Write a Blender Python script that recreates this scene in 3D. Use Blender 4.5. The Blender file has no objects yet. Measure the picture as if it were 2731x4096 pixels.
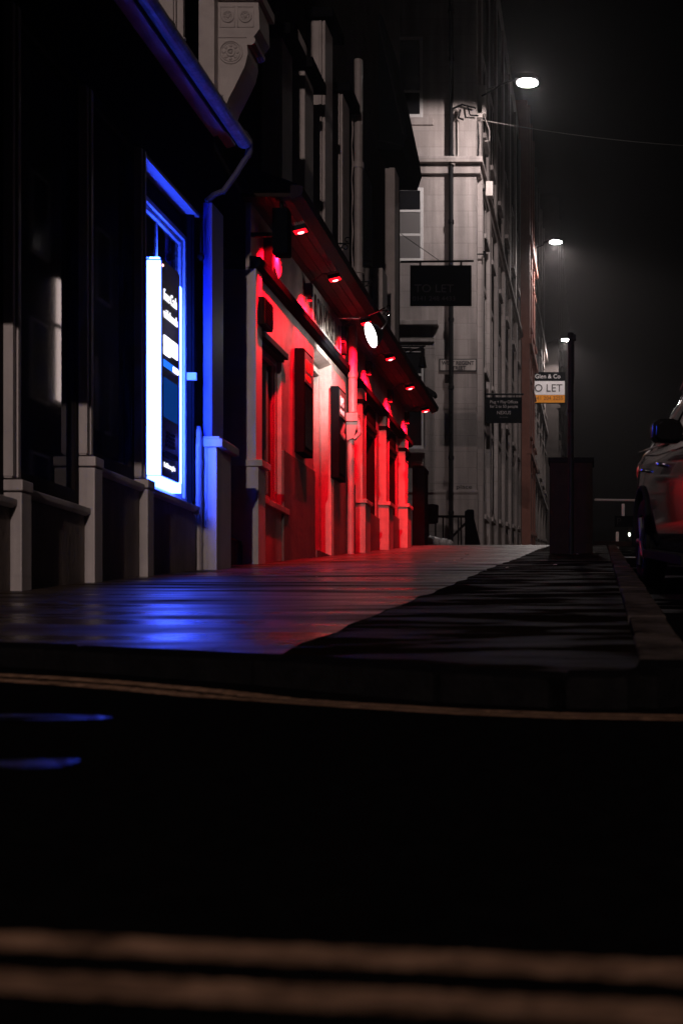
import bpy, bmesh, math, random
from mathutils import Vector, Matrix
R = math.radians
random.seed(7)
scene = bpy.context.scene
COL = scene.collection

# ------------------------------------------------------------------ camera
ZC = 0.20
cam_d = bpy.data.cameras.new("camera")
cam = bpy.data.objects.new("camera", cam_d)
COL.objects.link(cam)
cam.location = (0, 0, ZC)
cam.rotation_euler = (R(90), 0, 0)
cam_d.sensor_fit = 'AUTO'
cam_d.sensor_width = 36
cam_d.lens = 40.43
cam_d.shift_x = -0.2526
cam_d.shift_y = 0.1543
cam_d.clip_start = 0.05
cam_d.clip_end = 600
cam_d.dof.use_dof = True
cam_d.dof.focus_distance = 15.5
cam_d.dof.aperture_fstop = 3.6
scene.camera = cam

# ------------------------------------------------------------------ ground heights
def g(y):                       # top of the pavement, climbing the hill
    return 0.2 + 0.126 * (y - 3.29) if y < 24 else 2.81 + 0.10 * (y - 24)
def h(x, y):                    # top of the carriageway
    xx = max(-2.6, min(1.0, x))
    base = 0.104 + (0.042 * (y - 3.2) if y < 3.2 else 0.126 * (y - 3.2) if y < 24 else 0.126 * 20.8 + 0.10 * (y - 24))
    return base - 0.015 * xx

# ------------------------------------------------------------------ materials
MATS = {}
def mat(name, col, rough=0.6, metal=0.0, var=0.0, nscale=6.0, bump=0.0, bscale=40.0, coat=0.0, streak=None, spec=0.5, rvar=0.0):
    m = bpy.data.materials.new(name); m.use_nodes = True
    nt = m.node_tree; b = nt.nodes["Principled BSDF"]
    b.inputs["Base Color"].default_value = (*col, 1)
    b.inputs["Roughness"].default_value = rough
    b.inputs["Metallic"].default_value = metal
    b.inputs["Coat Weight"].default_value = coat
    b.inputs["Specular IOR Level"].default_value = spec
    tc = nt.nodes.new("ShaderNodeTexCoord")
    mp = nt.nodes.new("ShaderNodeMapping")
    nt.links.new(tc.outputs["Object"], mp.inputs["Vector"])
    if streak: mp.inputs["Scale"].default_value = streak
    if var > 0 or rvar > 0:
        n = nt.nodes.new("ShaderNodeTexNoise"); n.inputs["Scale"].default_value = nscale
        n.inputs["Detail"].default_value = 6; n.inputs["Roughness"].default_value = 0.65
        nt.links.new(mp.outputs[0], n.inputs["Vector"])
        if var > 0:
            r = nt.nodes.new("ShaderNodeMapRange")
            r.inputs["From Min"].default_value = 0.3; r.inputs["From Max"].default_value = 0.7
            r.inputs["To Min"].default_value = 1 - var; r.inputs["To Max"].default_value = 1 + var * 0.6
            nt.links.new(n.outputs[0], r.inputs["Value"])
            mx = nt.nodes.new("ShaderNodeVectorMath"); mx.operation = 'SCALE'
            mx.inputs[0].default_value = col
            nt.links.new(r.outputs[0], mx.inputs["Scale"])
            nt.links.new(mx.outputs[0], b.inputs["Base Color"])
        if rvar > 0:
            r2 = nt.nodes.new("ShaderNodeMapRange")
            r2.inputs["From Min"].default_value = 0.35; r2.inputs["From Max"].default_value = 0.65
            r2.inputs["To Min"].default_value = max(0.02, rough - rvar); r2.inputs["To Max"].default_value = min(1, rough + rvar)
            nt.links.new(n.outputs[0], r2.inputs["Value"])
            nt.links.new(r2.outputs[0], b.inputs["Roughness"])
    if bump > 0:
        n2 = nt.nodes.new("ShaderNodeTexNoise"); n2.inputs["Scale"].default_value = bscale
        n2.inputs["Detail"].default_value = 4
        nt.links.new(mp.outputs[0], n2.inputs["Vector"])
        bp = nt.nodes.new("ShaderNodeBump"); bp.inputs["Strength"].default_value = bump
        bp.inputs["Distance"].default_value = 0.02
        nt.links.new(n2.outputs[0], bp.inputs["Height"])
        nt.links.new(bp.outputs[0], b.inputs["Normal"])
    MATS[name] = m
    return m
def emit(name, col, s):
    m = bpy.data.materials.new(name); m.use_nodes = True
    nt = m.node_tree
    for n in list(nt.nodes): nt.nodes.remove(n)
    e = nt.nodes.new("ShaderNodeEmission"); o = nt.nodes.new("ShaderNodeOutputMaterial")
    e.inputs[0].default_value = (*col, 1); e.inputs[1].default_value = s
    nt.links.new(e.outputs[0], o.inputs[0])
    MATS[name] = m
    return m
def glass(name, tint=(0.5, 0.5, 0.5), ior=1.5):
    m = bpy.data.materials.new(name); m.use_nodes = True
    nt = m.node_tree
    for n in list(nt.nodes): nt.nodes.remove(n)
    t = nt.nodes.new("ShaderNodeBsdfTransparent"); t.inputs[0].default_value = (*tint, 1)
    gl = nt.nodes.new("ShaderNodeBsdfGlossy"); gl.inputs["Roughness"].default_value = 0.03
    f = nt.nodes.new("ShaderNodeFresnel"); f.inputs[0].default_value = ior
    mx = nt.nodes.new("ShaderNodeMixShader"); o = nt.nodes.new("ShaderNodeOutputMaterial")
    nt.links.new(f.outputs[0], mx.inputs[0]); nt.links.new(t.outputs[0], mx.inputs[1]); nt.links.new(gl.outputs[0], mx.inputs[2])
    nt.links.new(mx.outputs[0], o.inputs[0])
    MATS[name] = m
    return m

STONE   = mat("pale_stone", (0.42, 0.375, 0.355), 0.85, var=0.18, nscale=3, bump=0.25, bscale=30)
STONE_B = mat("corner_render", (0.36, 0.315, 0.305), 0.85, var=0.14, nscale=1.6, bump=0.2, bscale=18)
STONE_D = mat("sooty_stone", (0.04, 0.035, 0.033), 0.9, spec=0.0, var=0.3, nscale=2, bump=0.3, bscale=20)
STONE_P = mat("pink_stone", (0.30, 0.125, 0.095), 0.85, var=0.2, nscale=2)
CREAM   = mat("cream_paint", (0.46, 0.41, 0.39), 0.5, var=0.12, nscale=5, bump=0.1)
BROWNR  = mat("brown_render", (0.19, 0.145, 0.12), 0.7, var=0.35, nscale=5, bump=0.3, streak=(1, 1, 0.4))
BLACKP  = mat("black_paint", (0.006, 0.006, 0.007), 0.6, spec=0.0, var=0.3, nscale=8, bump=0.05)
DARKW   = mat("dark_wood", (0.011, 0.008, 0.007), 0.6, spec=0.05, var=0.4, nscale=9, streak=(1, 1, 0.15))
WHITEP  = mat("white_frame_paint", (0.62, 0.60, 0.60), 0.4, var=0.08, nscale=10)
SOFFITB = mat("soffit_paint", (0.020, 0.011, 0.008), 0.6, spec=0.08, var=0.35, nscale=8, bump=0.1)
SOFFITD = mat("brown_soffit", (0.016, 0.010, 0.008), 0.7, spec=0.05, var=0.4, nscale=6, bump=0.2, streak=(6, 0.3, 1))
PUBR    = mat("pub_masonry_paint", (0.40, 0.32, 0.29), 0.55, var=0.22, nscale=6, bump=0.25, bscale=22)
PLINTH  = mat("pub_plinth_paint", (0.10, 0.08, 0.066), 0.6, var=0.35, nscale=5, bump=0.3, bscale=15)
SIGNW   = mat("sign_cream", (0.60, 0.55, 0.50), 0.35, var=0.1, nscale=10)
GOLD    = mat("dark_letters", (0.03, 0.022, 0.015), 0.35)
METAL   = mat("dark_metal", (0.007, 0.007, 0.008), 0.6, spec=0.08, var=0.2)
PIPEG   = mat("grey_pipe", (0.33, 0.29, 0.275), 0.45, var=0.2, nscale=6)
CHROME  = mat("chrome", (0.75, 0.75, 0.75), 0.12, metal=1.0)
GUTTER  = mat("gutter_paint", (0.10, 0.09, 0.09), 0.35, var=0.4, nscale=12)
SLATE   = mat("slate", (0.012, 0.011, 0.012), 0.8, spec=0.05, var=0.4, nscale=12)
INSIDE  = mat("dark_interior", (0.010, 0.010, 0.012), 0.8)
PANE    = glass("window_glass", (0.55, 0.55, 0.55))
PANE_D  = mat("dark_glass", (0.003, 0.003, 0.0035), 0.08, spec=0.4)
NAVY    = mat("navy_panel", (0.010, 0.016, 0.07), 0.25)
ASPH    = mat("wet_asphalt", (0.006, 0.0055, 0.0055), 0.35, var=0.45, nscale=30, bump=0.8, bscale=260, spec=0.0)
PATHM   = mat("footway_asphalt", (0.012, 0.0075, 0.0052), 0.6, var=0.6, nscale=3.5, bump=0.9, bscale=190, spec=0.04)
def wet_patches(m, scale, lo, hi, amount):
    nt = m.node_tree; b = nt.nodes["Principled BSDF"]
    tc = nt.nodes.new("ShaderNodeTexCoord"); mp = nt.nodes.new("ShaderNodeMapping"); mp.inputs["Scale"].default_value = (0.5, 1.6, 1)
    n = nt.nodes.new("ShaderNodeTexNoise"); n.inputs["Scale"].default_value = scale; n.inputs["Detail"].default_value = 5
    r = nt.nodes.new("ShaderNodeMapRange"); r.inputs["From Min"].default_value = lo; r.inputs["From Max"].default_value = hi
    r.inputs["To Min"].default_value = 0.0; r.inputs["To Max"].default_value = amount
    nt.links.new(tc.outputs["Object"], mp.inputs[0]); nt.links.new(mp.outputs[0], n.inputs["Vector"])
    nt.links.new(n.outputs[0], r.inputs["Value"]); nt.links.new(r.outputs[0], b.inputs["Specular IOR Level"])
wet_patches(ASPH, 0.9, 0.59, 0.75, 0.25)
wet_patches(PATHM, 3.0, 0.50, 0.80, 0.08)
YELLOW  = mat("worn_yellow_paint", (0.25, 0.145, 0.088), 0.8, spec=0.0, var=0.8, nscale=22, bump=0.4, bscale=200)
KERBM   = mat("granite_kerb", (0.060, 0.047, 0.040), 0.6, spec=0.0, var=0.85, nscale=4, bump=0.4, bscale=60)
CARP    = mat("black_car_paint", (0.006, 0.0055, 0.006), 0.10, coat=0.35, spec=0.35)
RUBBER  = mat("tyre_rubber", (0.008, 0.008, 0.008), 0.85, spec=0.05)
CARG    = mat("car_glass", (0.006, 0.006, 0.007), 0.05, spec=0.9)
ALLOY   = mat("alloy", (0.25, 0.25, 0.26), 0.3, metal=0.9)
TAIL    = mat("tail_lamp_red", (0.25, 0.005, 0.006), 0.1, coat=1.0)
BLACKS  = mat("black_sign", (0.003, 0.004, 0.005), 0.8, spec=0.0)
GREYT   = mat("faint_letters", (0.03, 0.028, 0.028), 0.8, spec=0.1)
WHITES  = mat("white_sign", (0.86, 0.84, 0.86), 0.45, var=0.06)
ORANGE  = mat("orange_sign", (0.90, 0.33, 0.006), 0.45, var=0.06)
BLKTXT  = mat("black_letters", (0.02, 0.02, 0.022), 0.5)
WHTTXT  = mat("white_letters", (0.75, 0.72, 0.72), 0.5)
GREYL   = mat("grey_letters", (0.26, 0.23, 0.23), 0.5)
REDTXT  = mat("red_letters", (0.6, 0.03, 0.03), 0.45)
CAB     = mat("red_light_tint", (0.010, 0.004, 0.0035), 0.75, spec=0.1, var=0.6, nscale=7, bump=0.15)  # the pub lamps' red on the cabinet is put into this base colour
BAG     = mat("white_plastic", (0.55, 0.52, 0.52), 0.35, var=0.1)
BLUE_E  = emit("blue_light_panel", (0.038, 0.085, 1.0), 27)
BLUE_S  = emit("blue_lit_side", (0.022, 0.066, 1.0), 95)
LOGO_E  = emit("backlit_white", (1.0, 0.95, 1.0), 2.2)
TXT_E   = emit("backlit_text", (0.95, 0.93, 1.0), 1.5)
SCRN_E  = emit("screen_blue", (0.005, 0.06, 0.35), 0.5)
STRP_E  = emit("strip_blue", (0.02, 0.18, 1.0), 1.2)
RED_E   = emit("red_lens", (1.0, 0.004, 0.012), 2.6)
RED_C   = emit("red_lens_core", (1.0, 0.30, 0.30), 7)
WHITE_E = emit("white_lens", (1.0, 0.95, 0.92), 9)
LAMP_E  = emit("street_lamp_lens", (1.0, 0.92, 0.90), 230)
DOT_E   = emit("small_lamp", (0.9, 1.0, 0.8), 12)
WARM_E  = emit("lit_room", (1.0, 0.78, 0.72), 4.5)

def block_joints(m, w, hgt, dark, rot):
    nt = m.node_tree; b = nt.nodes["Principled BSDF"]; L = nt.links.new
    tc = nt.nodes.new("ShaderNodeTexCoord"); mp = nt.nodes.new("ShaderNodeMapping"); mp.inputs["Rotation"].default_value = rot
    br = nt.nodes.new("ShaderNodeTexBrick"); br.inputs["Scale"].default_value = 1; br.inputs["Brick Width"].default_value = w; br.inputs["Row Height"].default_value = hgt
    br.inputs["Mortar Size"].default_value = 0.012; br.inputs["Mortar Smooth"].default_value = 0.6
    br.inputs["Color1"].default_value = (1, 1, 1, 1); br.inputs["Color2"].default_value = (0.9, 0.89, 0.88, 1); br.inputs["Mortar"].default_value = (dark, dark, dark, 1)
    L(tc.outputs["Object"], mp.inputs[0]); L(mp.outputs[0], br.inputs["Vector"])
    old = b.inputs["Base Color"].links[0].from_socket
    # rain streaks under ledges: long vertical noise
    mp2 = nt.nodes.new("ShaderNodeMapping"); mp2.inputs["Scale"].default_value = (3.2, 3.2, 0.22)
    n = nt.nodes.new("ShaderNodeTexNoise"); n.inputs["Scale"].default_value = 1.0; n.inputs["Detail"].default_value = 5
    L(tc.outputs["Object"], mp2.inputs[0]); L(mp2.outputs[0], n.inputs["Vector"])
    r = nt.nodes.new("ShaderNodeMapRange"); r.inputs["From Min"].default_value = 0.38; r.inputs["From Max"].default_value = 0.62; r.inputs["To Min"].default_value = 0.68; r.inputs["To Max"].default_value = 1.08
    L(n.outputs[0], r.inputs["Value"])
    v1 = nt.nodes.new("ShaderNodeVectorMath"); v1.operation = 'MULTIPLY'; L(old, v1.inputs[0]); L(br.outputs["Color"], v1.inputs[1])
    v2 = nt.nodes.new("ShaderNodeVectorMath"); v2.operation = 'SCALE'; L(v1.outputs[0], v2.inputs[0]); L(r.outputs[0], v2.inputs["Scale"])
    L(v2.outputs[0], b.inputs["Base Color"])
block_joints(STONE_B, 1.1, 0.46, 0.72, (R(90), 0, 0))
block_joints(PUBR, 4.0, 8.0, 0.9, (R(90), 0, 0))
block_joints(BROWNR, 4.0, 8.0, 0.9, (R(90), 0, 0))
block_joints(CREAM, 4.0, 8.0, 0.9, (R(90), 0, 0))
block_joints(PLINTH, 4.0, 8.0, 0.9, (R(90), 0, 0))
def paving_mat():
    m = bpy.data.materials.new("wet_paving"); m.use_nodes = True
    nt = m.node_tree; b = nt.nodes["Principled BSDF"]; L = nt.links.new
    tc = nt.nodes.new("ShaderNodeTexCoord")
    mp = nt.nodes.new("ShaderNodeMapping"); mp.inputs["Rotation"].default_value = (0, 0, 0)
    L(tc.outputs["Object"], mp.inputs[0])
    br = nt.nodes.new("ShaderNodeTexBrick")
    br.inputs["Scale"].default_value = 1.0
    br.inputs["Brick Width"].default_value = 0.86; br.inputs["Row Height"].default_value = 0.58
    br.inputs["Mortar Size"].default_value = 0.008; br.inputs["Mortar Smooth"].default_value = 0.3
    br.inputs["Color1"].default_value = (0.060, 0.042, 0.030, 1); br.inputs["Color2"].default_value = (0.040, 0.028, 0.020, 1)
    br.inputs["Mortar"].default_value = (0.012, 0.011, 0.011, 1)
    L(mp.outputs[0], br.inputs["Vector"])
    n = nt.nodes.new("ShaderNodeTexNoise"); n.inputs["Scale"].default_value = 1.7; n.inputs["Detail"].default_value = 7
    mp2 = nt.nodes.new("ShaderNodeMapping"); mp2.inputs["Scale"].default_value = (0.35, 2.0, 1)
    L(tc.outputs["Object"], mp2.inputs[0]); L(mp2.outputs[0], n.inputs["Vector"])
    mr = nt.nodes.new("ShaderNodeMapRange"); mr.inputs["From Min"].default_value = 0.36; mr.inputs["From Max"].default_value = 0.64
    mr.inputs["To Min"].default_value = 0.20; mr.inputs["To Max"].default_value = 0.60
    L(n.outputs[0], mr.inputs["Value"]); L(mr.outputs[0], b.inputs["Roughness"])
    mr2 = nt.nodes.new("ShaderNodeMapRange"); mr2.inputs["From Min"].default_value = 0.3; mr2.inputs["From Max"].default_value = 0.7
    mr2.inputs["To Min"].default_value = 0.55; mr2.inputs["To Max"].default_value = 1.25
    n3 = nt.nodes.new("ShaderNodeTexNoise"); n3.inputs["Scale"].default_value = 9; n3.inputs["Detail"].default_value = 6
    L(tc.outputs["Object"], n3.inputs["Vector"]); L(n3.outputs[0], mr2.inputs["Value"])
    vm = nt.nodes.new("ShaderNodeVectorMath"); vm.operation = 'SCALE'
    L(br.outputs["Color"], vm.inputs[0]); L(mr2.outputs[0], vm.inputs["Scale"]); L(vm.outputs[0], b.inputs["Base Color"])
    ms = nt.nodes.new("ShaderNodeMapRange"); ms.inputs["From Min"].default_value = 0.64; ms.inputs["From Max"].default_value = 0.42
    ms.inputs["To Min"].default_value = 0.0; ms.inputs["To Max"].default_value = 0.14
    L(n.outputs[0], ms.inputs["Value"]); L(ms.outputs[0], b.inputs["Specular IOR Level"])
    n2 = nt.nodes.new("ShaderNodeTexNoise"); n2.inputs["Scale"].default_value = 90; n2.inputs["Detail"].default_value = 5
    L(tc.outputs["Object"], n2.inputs["Vector"])
    ad = nt.nodes.new("ShaderNodeMath"); ad.operation = 'MULTIPLY_ADD'; ad.inputs[1].default_value = 0.25
    L(n2.outputs[0], ad.inputs[0])
    iv = nt.nodes.new("ShaderNodeMath"); iv.operation = 'SUBTRACT'; iv.inputs[0].default_value = 1.0
    L(br.outputs["Fac"], iv.inputs[1]); L(iv.outputs[0], ad.inputs[2])
    bp = nt.nodes.new("ShaderNodeBump"); bp.inputs["Strength"].default_value = 0.5; bp.inputs["Distance"].default_value = 0.01
    L(ad.outputs[0], bp.inputs["Height"]); L(bp.outputs[0], b.inputs["Normal"])
    return m
PAVE = paving_mat()

# ------------------------------------------------------------------ mesh helper
class MB:
    def __init__(self): self.v = []; self.f = []
    def add(self, vs, fs):
        o = len(self.v); self.v += [tuple(p) for p in vs]; self.f += [tuple(i + o for i in q) for q in fs]; return self
    def box(self, x0, x1, y0, y1, z0, z1):
        x0, x1 = min(x0, x1), max(x0, x1)
        return self.add([(x0,y0,z0),(x1,y0,z0),(x1,y1,z0),(x0,y1,z0),(x0,y0,z1),(x1,y0,z1),(x1,y1,z1),(x0,y1,z1)],
                        [(0,3,2,1),(4,5,6,7),(0,1,5,4),(1,2,6,5),(2,3,7,6),(3,0,4,7)])
    def prism_y(self, pts, y0, y1):                 # pts (x,z) outline, pushed along y
        n = len(pts)
        vs = [(x, y0, z) for x, z in pts] + [(x, y1, z) for x, z in pts]
        return self.add(vs, [tuple(range(n)), tuple(range(2*n-1, n-1, -1))] + [((i+1) % n, i, i+n, (i+1) % n + n) for i in range(n)])
    def prism_x(self, pts, x0, x1):                 # pts (y,z)
        n = len(pts)
        vs = [(x0, y, z) for y, z in pts] + [(x1, y, z) for y, z in pts]
        return self.add(vs, [tuple(range(n-1, -1, -1)), tuple(range(n, 2*n))] + [(i, (i+1) % n, (i+1) % n + n, i+n) for i in range(n)])
    def cyl(self, p0, p1, r0, r1=None, n=14, caps=True):
        r1 = r0 if r1 is None else r1
        p0, p1 = Vector(p0), Vector(p1); d = (p1 - p0).normalized()
        a = d.orthogonal().normalized(); b = d.cross(a)
        vs = []
        for p, r in ((p0, r0), (p1, r1)):
            for i in range(n):
                t = 2*math.pi*i/n; vs.append(p + a*(r*math.cos(t)) + b*(r*math.sin(t)))
        fs = [(i, (i+1) % n, (i+1) % n + n, i+n) for i in range(n)]
        if caps: fs += [tuple(range(n-1, -1, -1)), tuple(range(n, 2*n))]
        return self.add(vs, fs)
    def tube(self, pts, r, n=8):
        pts = [Vector(p) for p in pts]; vs = []; up = None
        for i, p in enumerate(pts):
            d = (pts[min(i+1, len(pts)-1)] - pts[max(i-1, 0)]).normalized()
            if up is None: up = d.orthogonal().normalized()
            up = (up - d*up.dot(d)); up = up.normalized() if up.length > 1e-6 else d.orthogonal().normalized()
            b = d.cross(up)
            vs += [p + up*(r*math.cos(2*math.pi*k/n)) + b*(r*math.sin(2*math.pi*k/n)) for k in range(n)]
        fs = []
        for i in range(len(pts)-1):
            for k in range(n):
                fs.append((i*n+k, i*n+(k+1) % n, (i+1)*n+(k+1) % n, (i+1)*n+k))
        fs += [tuple(range(n-1, -1, -1)), tuple(range((len(pts)-1)*n, len(pts)*n))]
        return self.add(vs, fs)
    def ellipsoid(self, c, rx, ry, rz, nu=16, nv=10):
        vs = []; fs = []
        for j in range(nv+1):
            ph = math.pi*j/nv
            for i in range(nu):
                t = 2*math.pi*i/nu
                vs.append((c[0]+rx*math.sin(ph)*math.cos(t), c[1]+ry*math.sin(ph)*math.sin(t), c[2]+rz*math.cos(ph)))
        for j in range(nv):
            for i in range(nu):
                fs.append((j*nu+i, (j+1)*nu+i, (j+1)*nu+(i+1) % nu, j*nu+(i+1) % nu))
        return self.add(vs, fs)
    def disc(self, c, nrm, r, n=28):
        nrm = Vector(nrm).normalized(); a = nrm.orthogonal().normalized(); b = nrm.cross(a); c = Vector(c)
        return self.add([c + a*(r*math.cos(2*math.pi*i/n)) + b*(r*math.sin(2*math.pi*i/n)) for i in range(n)], [tuple(range(n))])
    def torus_y(self, c, r, t, n=24, m=8):          # ring facing -y
        vs = []; fs = []
        for i in range(n):
            a = 2*math.pi*i/n
            for k in range(m):
                b = 2*math.pi*k/m; rr = r + t*math.cos(b)
                vs.append((c[0]+rr*math.cos(a), c[1]+t*math.sin(b), c[2]+rr*math.sin(a)))
        for i in range(n):
            for k in range(m):
                fs.append((i*m+k, i*m+(k+1) % m, ((i+1) % n)*m+(k+1) % m, ((i+1) % n)*m+k))
        return self.add(vs, fs)
    def build(self, name, m, parent=None, smooth=False, bevel=0.0):
        off = Vector((0, 0, 0)); p = parent
        while p is not None: off += p.location; p = p.parent
        me = bpy.data.meshes.new(name)
        me.from_pydata([tuple(Vector(v) - off) for v in self.v], [], self.f)
        bm = bmesh.new(); bm.from_mesh(me)
        bmesh.ops.recalc_face_normals(bm, faces=bm.faces)
        if bevel > 0:
            bmesh.ops.remove_doubles(bm, verts=bm.verts, dist=1e-5)
            ed = [e for e in bm.edges if len(e.link_faces) == 2 and e.calc_face_angle(0) > 0.6]
            bmesh.ops.bevel(bm, geom=ed, offset=bevel, segments=2, affect='EDGES', profile=0.6, clamp_overlap=True)
        bm.to_mesh(me); bm.free()
        if smooth:
            for q in me.polygons: q.use_smooth = True
            if smooth == 'auto':
                me.set_sharp_from_angle(angle=R(40))
        me.materials.append(m)
        o = bpy.data.objects.new(name, me); COL.objects.link(o)
        if parent is not None: o.parent = parent
        return o

def thing(name, label, cat, loc, group=None):
    o = bpy.data.objects.new(name, None); COL.objects.link(o)
    o.empty_display_size = 0.1; o.location = loc
    o["label"] = label; o["category"] = cat
    if group: o["group"] = group
    return o
def tag(o, label, cat, group=None):
    o["label"] = label; o["category"] = cat
    if group: o["group"] = group
    return o
def struct(o, kind="structure"):
    o["kind"] = kind; return o
def text(name, s, loc, size, m, parent, face='-y', align='LEFT', sx=1.0, depth=0.004, bold=0.0):
    cu = bpy.data.curves.new(name, 'FONT'); cu.body = s; cu.size = size; cu.extrude = depth; cu.offset = bold
    cu.align_x = align; cu.align_y = 'BOTTOM_BASELINE'; cu.resolution_u = 4
    to = bpy.data.objects.new(name, cu); COL.objects.link(to)
    dg = bpy.context.evaluated_depsgraph_get(); dg.update()
    me = bpy.data.meshes.new_from_object(to.evaluated_get(dg))
    bpy.data.objects.remove(to); bpy.data.curves.remove(cu)
    rot = Matrix.Rotation(R(90), 4, 'X') if face == '-y' else Matrix.Rotation(R(90), 4, 'Z') @ Matrix.Rotation(R(90), 4, 'X')
    off = Vector((0, 0, 0)); p = parent
    while p is not None: off += p.location; p = p.parent
    me.transform(Matrix.Translation(Vector(loc) - off) @ rot @ Matrix.Diagonal((sx, 1, 1, 1)))
    me.materials.clear(); me.materials.append(m); me.name = name
    o = bpy.data.objects.new(name, me); COL.objects.link(o)
    if parent is not None: o.parent = parent
    return o
def spot(name, loc, direction, power, col, size, blend, parent=None, radius=0.03):
    l = bpy.data.lights.new(name, 'SPOT'); l.energy = power; l.color = col
    l.spot_size = R(size); l.spot_blend = blend; l.shadow_soft_size = radius
    o = bpy.data.objects.new(name, l); COL.objects.link(o)
    off = Vector((0, 0, 0)); p = parent
    while p is not None: off += p.location; p = p.parent
    o.location = Vector(loc) - off
    o.rotation_euler = Vector(direction).to_track_quat('-Z', 'Y').to_euler()
    if parent is not None: o.parent = parent
    return o

# ================================================================== THE GROUND
def grid(name, xs, ys, zf, m):
    b = MB(); nx = len(xs)
    b.v = [(x, y, zf(x, y)) for y in ys for x in xs]
    b.f = [(j*nx+i, j*nx+i+1, (j+1)*nx+i+1, (j+1)*nx+i) for j in range(len(ys)-1) for i in range(nx-1)]
    return b.build(name, m)
road = grid("road", [-60, -20, -8, -2.6, -1.5, -0.6, 0, 0.5, 1.0, 4, 20, 60],
            [-60, -20, -5, 0, 1, 2, 2.6, 3.2, 4, 6, 10, 16, 24, 40, 80, 160], h, ASPH)
struct(road)

EDGE = [(-9, 5.6), (-4, 4.45), (-1.8, 3.95), (-1.02, 3.66), (-0.42, 3.36), (-0.1, 3.22), (0.06, 3.26), (0.12, 3.45)]
def ystart(x):
    for (x0, y0), (x1, y1) in zip(EDGE, EDGE[1:]):
        if x0 <= x <= x1: return y0 + (y1-y0)*(x-x0)/(x1-x0)
    return EDGE[-1][1] if x > EDGE[-1][0] else EDGE[0][1]
def footway(name, xs, m, dz=0.0):
    b = MB(); nx = len(xs)
    rows = [None]*6 + [6.0+0.35*k for k in range(1, 51)] + [24, 40, 80, 130]
    vs = []
    for j, y in enumerate(rows):
        for x in xs:
            yy = ystart(x) + (6.0-ystart(x))*j/6 if y is None else y
            xx = x + (0.02*math.sin(7.3*yy) + 0.014*math.sin(17.1*yy+1) if abs(x+1.05) < 1e-6 else 0)
            vs.append((xx, yy, g(yy) + dz))
    b.v = vs
    b.f = [(j*nx+i, j*nx+i+1, (j+1)*nx+i+1, (j+1)*nx+i) for j in range(len(rows)-1) for i in range(nx-1)]
    return struct(b.build(name, m))
footway("pavement", [-9, -6, -4, -2.6, -1.8, -1.4, -1.05], PAVE)
footway("path", [-1.05, -0.8, -0.6, -0.42, -0.25, -0.1, 0.06, 0.12], PATHM, -0.004)

def kerb():
    pts = [(-9, 5.5), (-4, 4.36), (-1.8, 3.86), (-1.02, 3.57), (-0.42, 3.27), (-0.1, 3.12), (0.08, 3.12), (0.18, 3.25), (0.205, 3.5), (0.21, 6), (0.22, 16), (0.235, 24), (0.235, 60), (0.235, 128)]
    P = []
    for (a, b) in zip(pts, pts[1:]):
        d = math.dist(a, b); n = max(1, round(d/0.75))
        for k in range(n): P.append((a[0]+(b[0]-a[0])*k/n, a[1]+(b[1]-a[1])*k/n))
    P.append(pts[-1])
    b = MB(); dark = MB(); light = MB()
    for a, c in zip(P, P[1:]):
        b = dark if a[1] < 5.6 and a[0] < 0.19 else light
        A = Vector((a[0], a[1])); C = Vector((c[0], c[1])); d = (C-A); ln = d.length; d.normalize()
        n = Vector((-d.y, d.x)); gap = 0.006
        A = A + d*gap; C = C - d*gap
        w = 0.085 + random.uniform(-0.006, 0.006); j = random.uniform(0.0, 0.010)
        q = [A-n*w, C-n*w, C+n*w, A+n*w]
        vs = [(p.x, p.y, g(p.y)-0.35) for p in q] + [(p.x, p.y, g(p.y)+0.004+j) for p in q]
        b.add(vs, [(0,3,2,1),(4,5,6,7),(0,1,5,4),(1,2,6,5),(2,3,7,6),(3,0,4,7)])
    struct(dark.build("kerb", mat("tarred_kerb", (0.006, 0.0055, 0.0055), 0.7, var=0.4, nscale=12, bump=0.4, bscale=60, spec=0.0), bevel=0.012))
    struct(light.build("kerb", KERBM, bevel=0.012))
kerb()

def painted_line(pts, w):
    P = []
    for a, b in zip(pts, pts[1:]):
        n = 14
        for k in range(n): P.append(Vector((a[0]+(b[0]-a[0])*k/n, a[1]+(b[1]-a[1])*k/n)))
    P.append(Vector(pts[-1]))
    b = MB(); vs = []
    for i, p in enumerate(P):
        d = (P[min(i+1, len(P)-1)]-P[max(i-1, 0)]).normalized(); n = Vector((-d.y, d.x))
        ww = w*(1+random.uniform(-.12, .12))
        for s in (-0.5, 0.5):
            q = p + n*(s*ww); vs.append((q.x, q.y, h(q.x, q.y)+0.004))
    b.v = vs; b.f = [(2*i, 2*i+2, 2*i+3, 2*i+1) for i in range(len(P)-1)]
    return b
lines = MB()
def smooth_path(pts, n=6):
    out = []
    for i in range(len(pts)-1):
        p0 = pts[max(i-1, 0)]; p1 = pts[i]; p2 = pts[i+1]; p3 = pts[min(i+2, len(pts)-1)]
        for k in range(n):
            t = k/n
            out.append(tuple(0.5*((2*p1[c]) + (-p0[c]+p2[c])*t + (2*p0[c]-5*p1[c]+4*p2[c]-p3[c])*t*t + (-p0[c]+3*p1[c]-3*p2[c]+p3[c])*t**3) for c in (0, 1)))
    out.append(pts[-1]); return out
FAR = [(-9, 4.9), (-4, 3.98), (-2.0, 3.62), (-1.2, 3.36), (-0.6, 3.02), (-0.2, 2.84), (0.3, 2.80), (3, 2.75)]
for off in (0, -0.10):
    bb = painted_line(smooth_path([(x, y+off) for x, y in FAR]), 0.062); lines.add(bb.v, bb.f)
NEAR = [(-3, 1.10), (-0.45, 0.80), (0.06, 0.745), (2, 0.52)]
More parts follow.
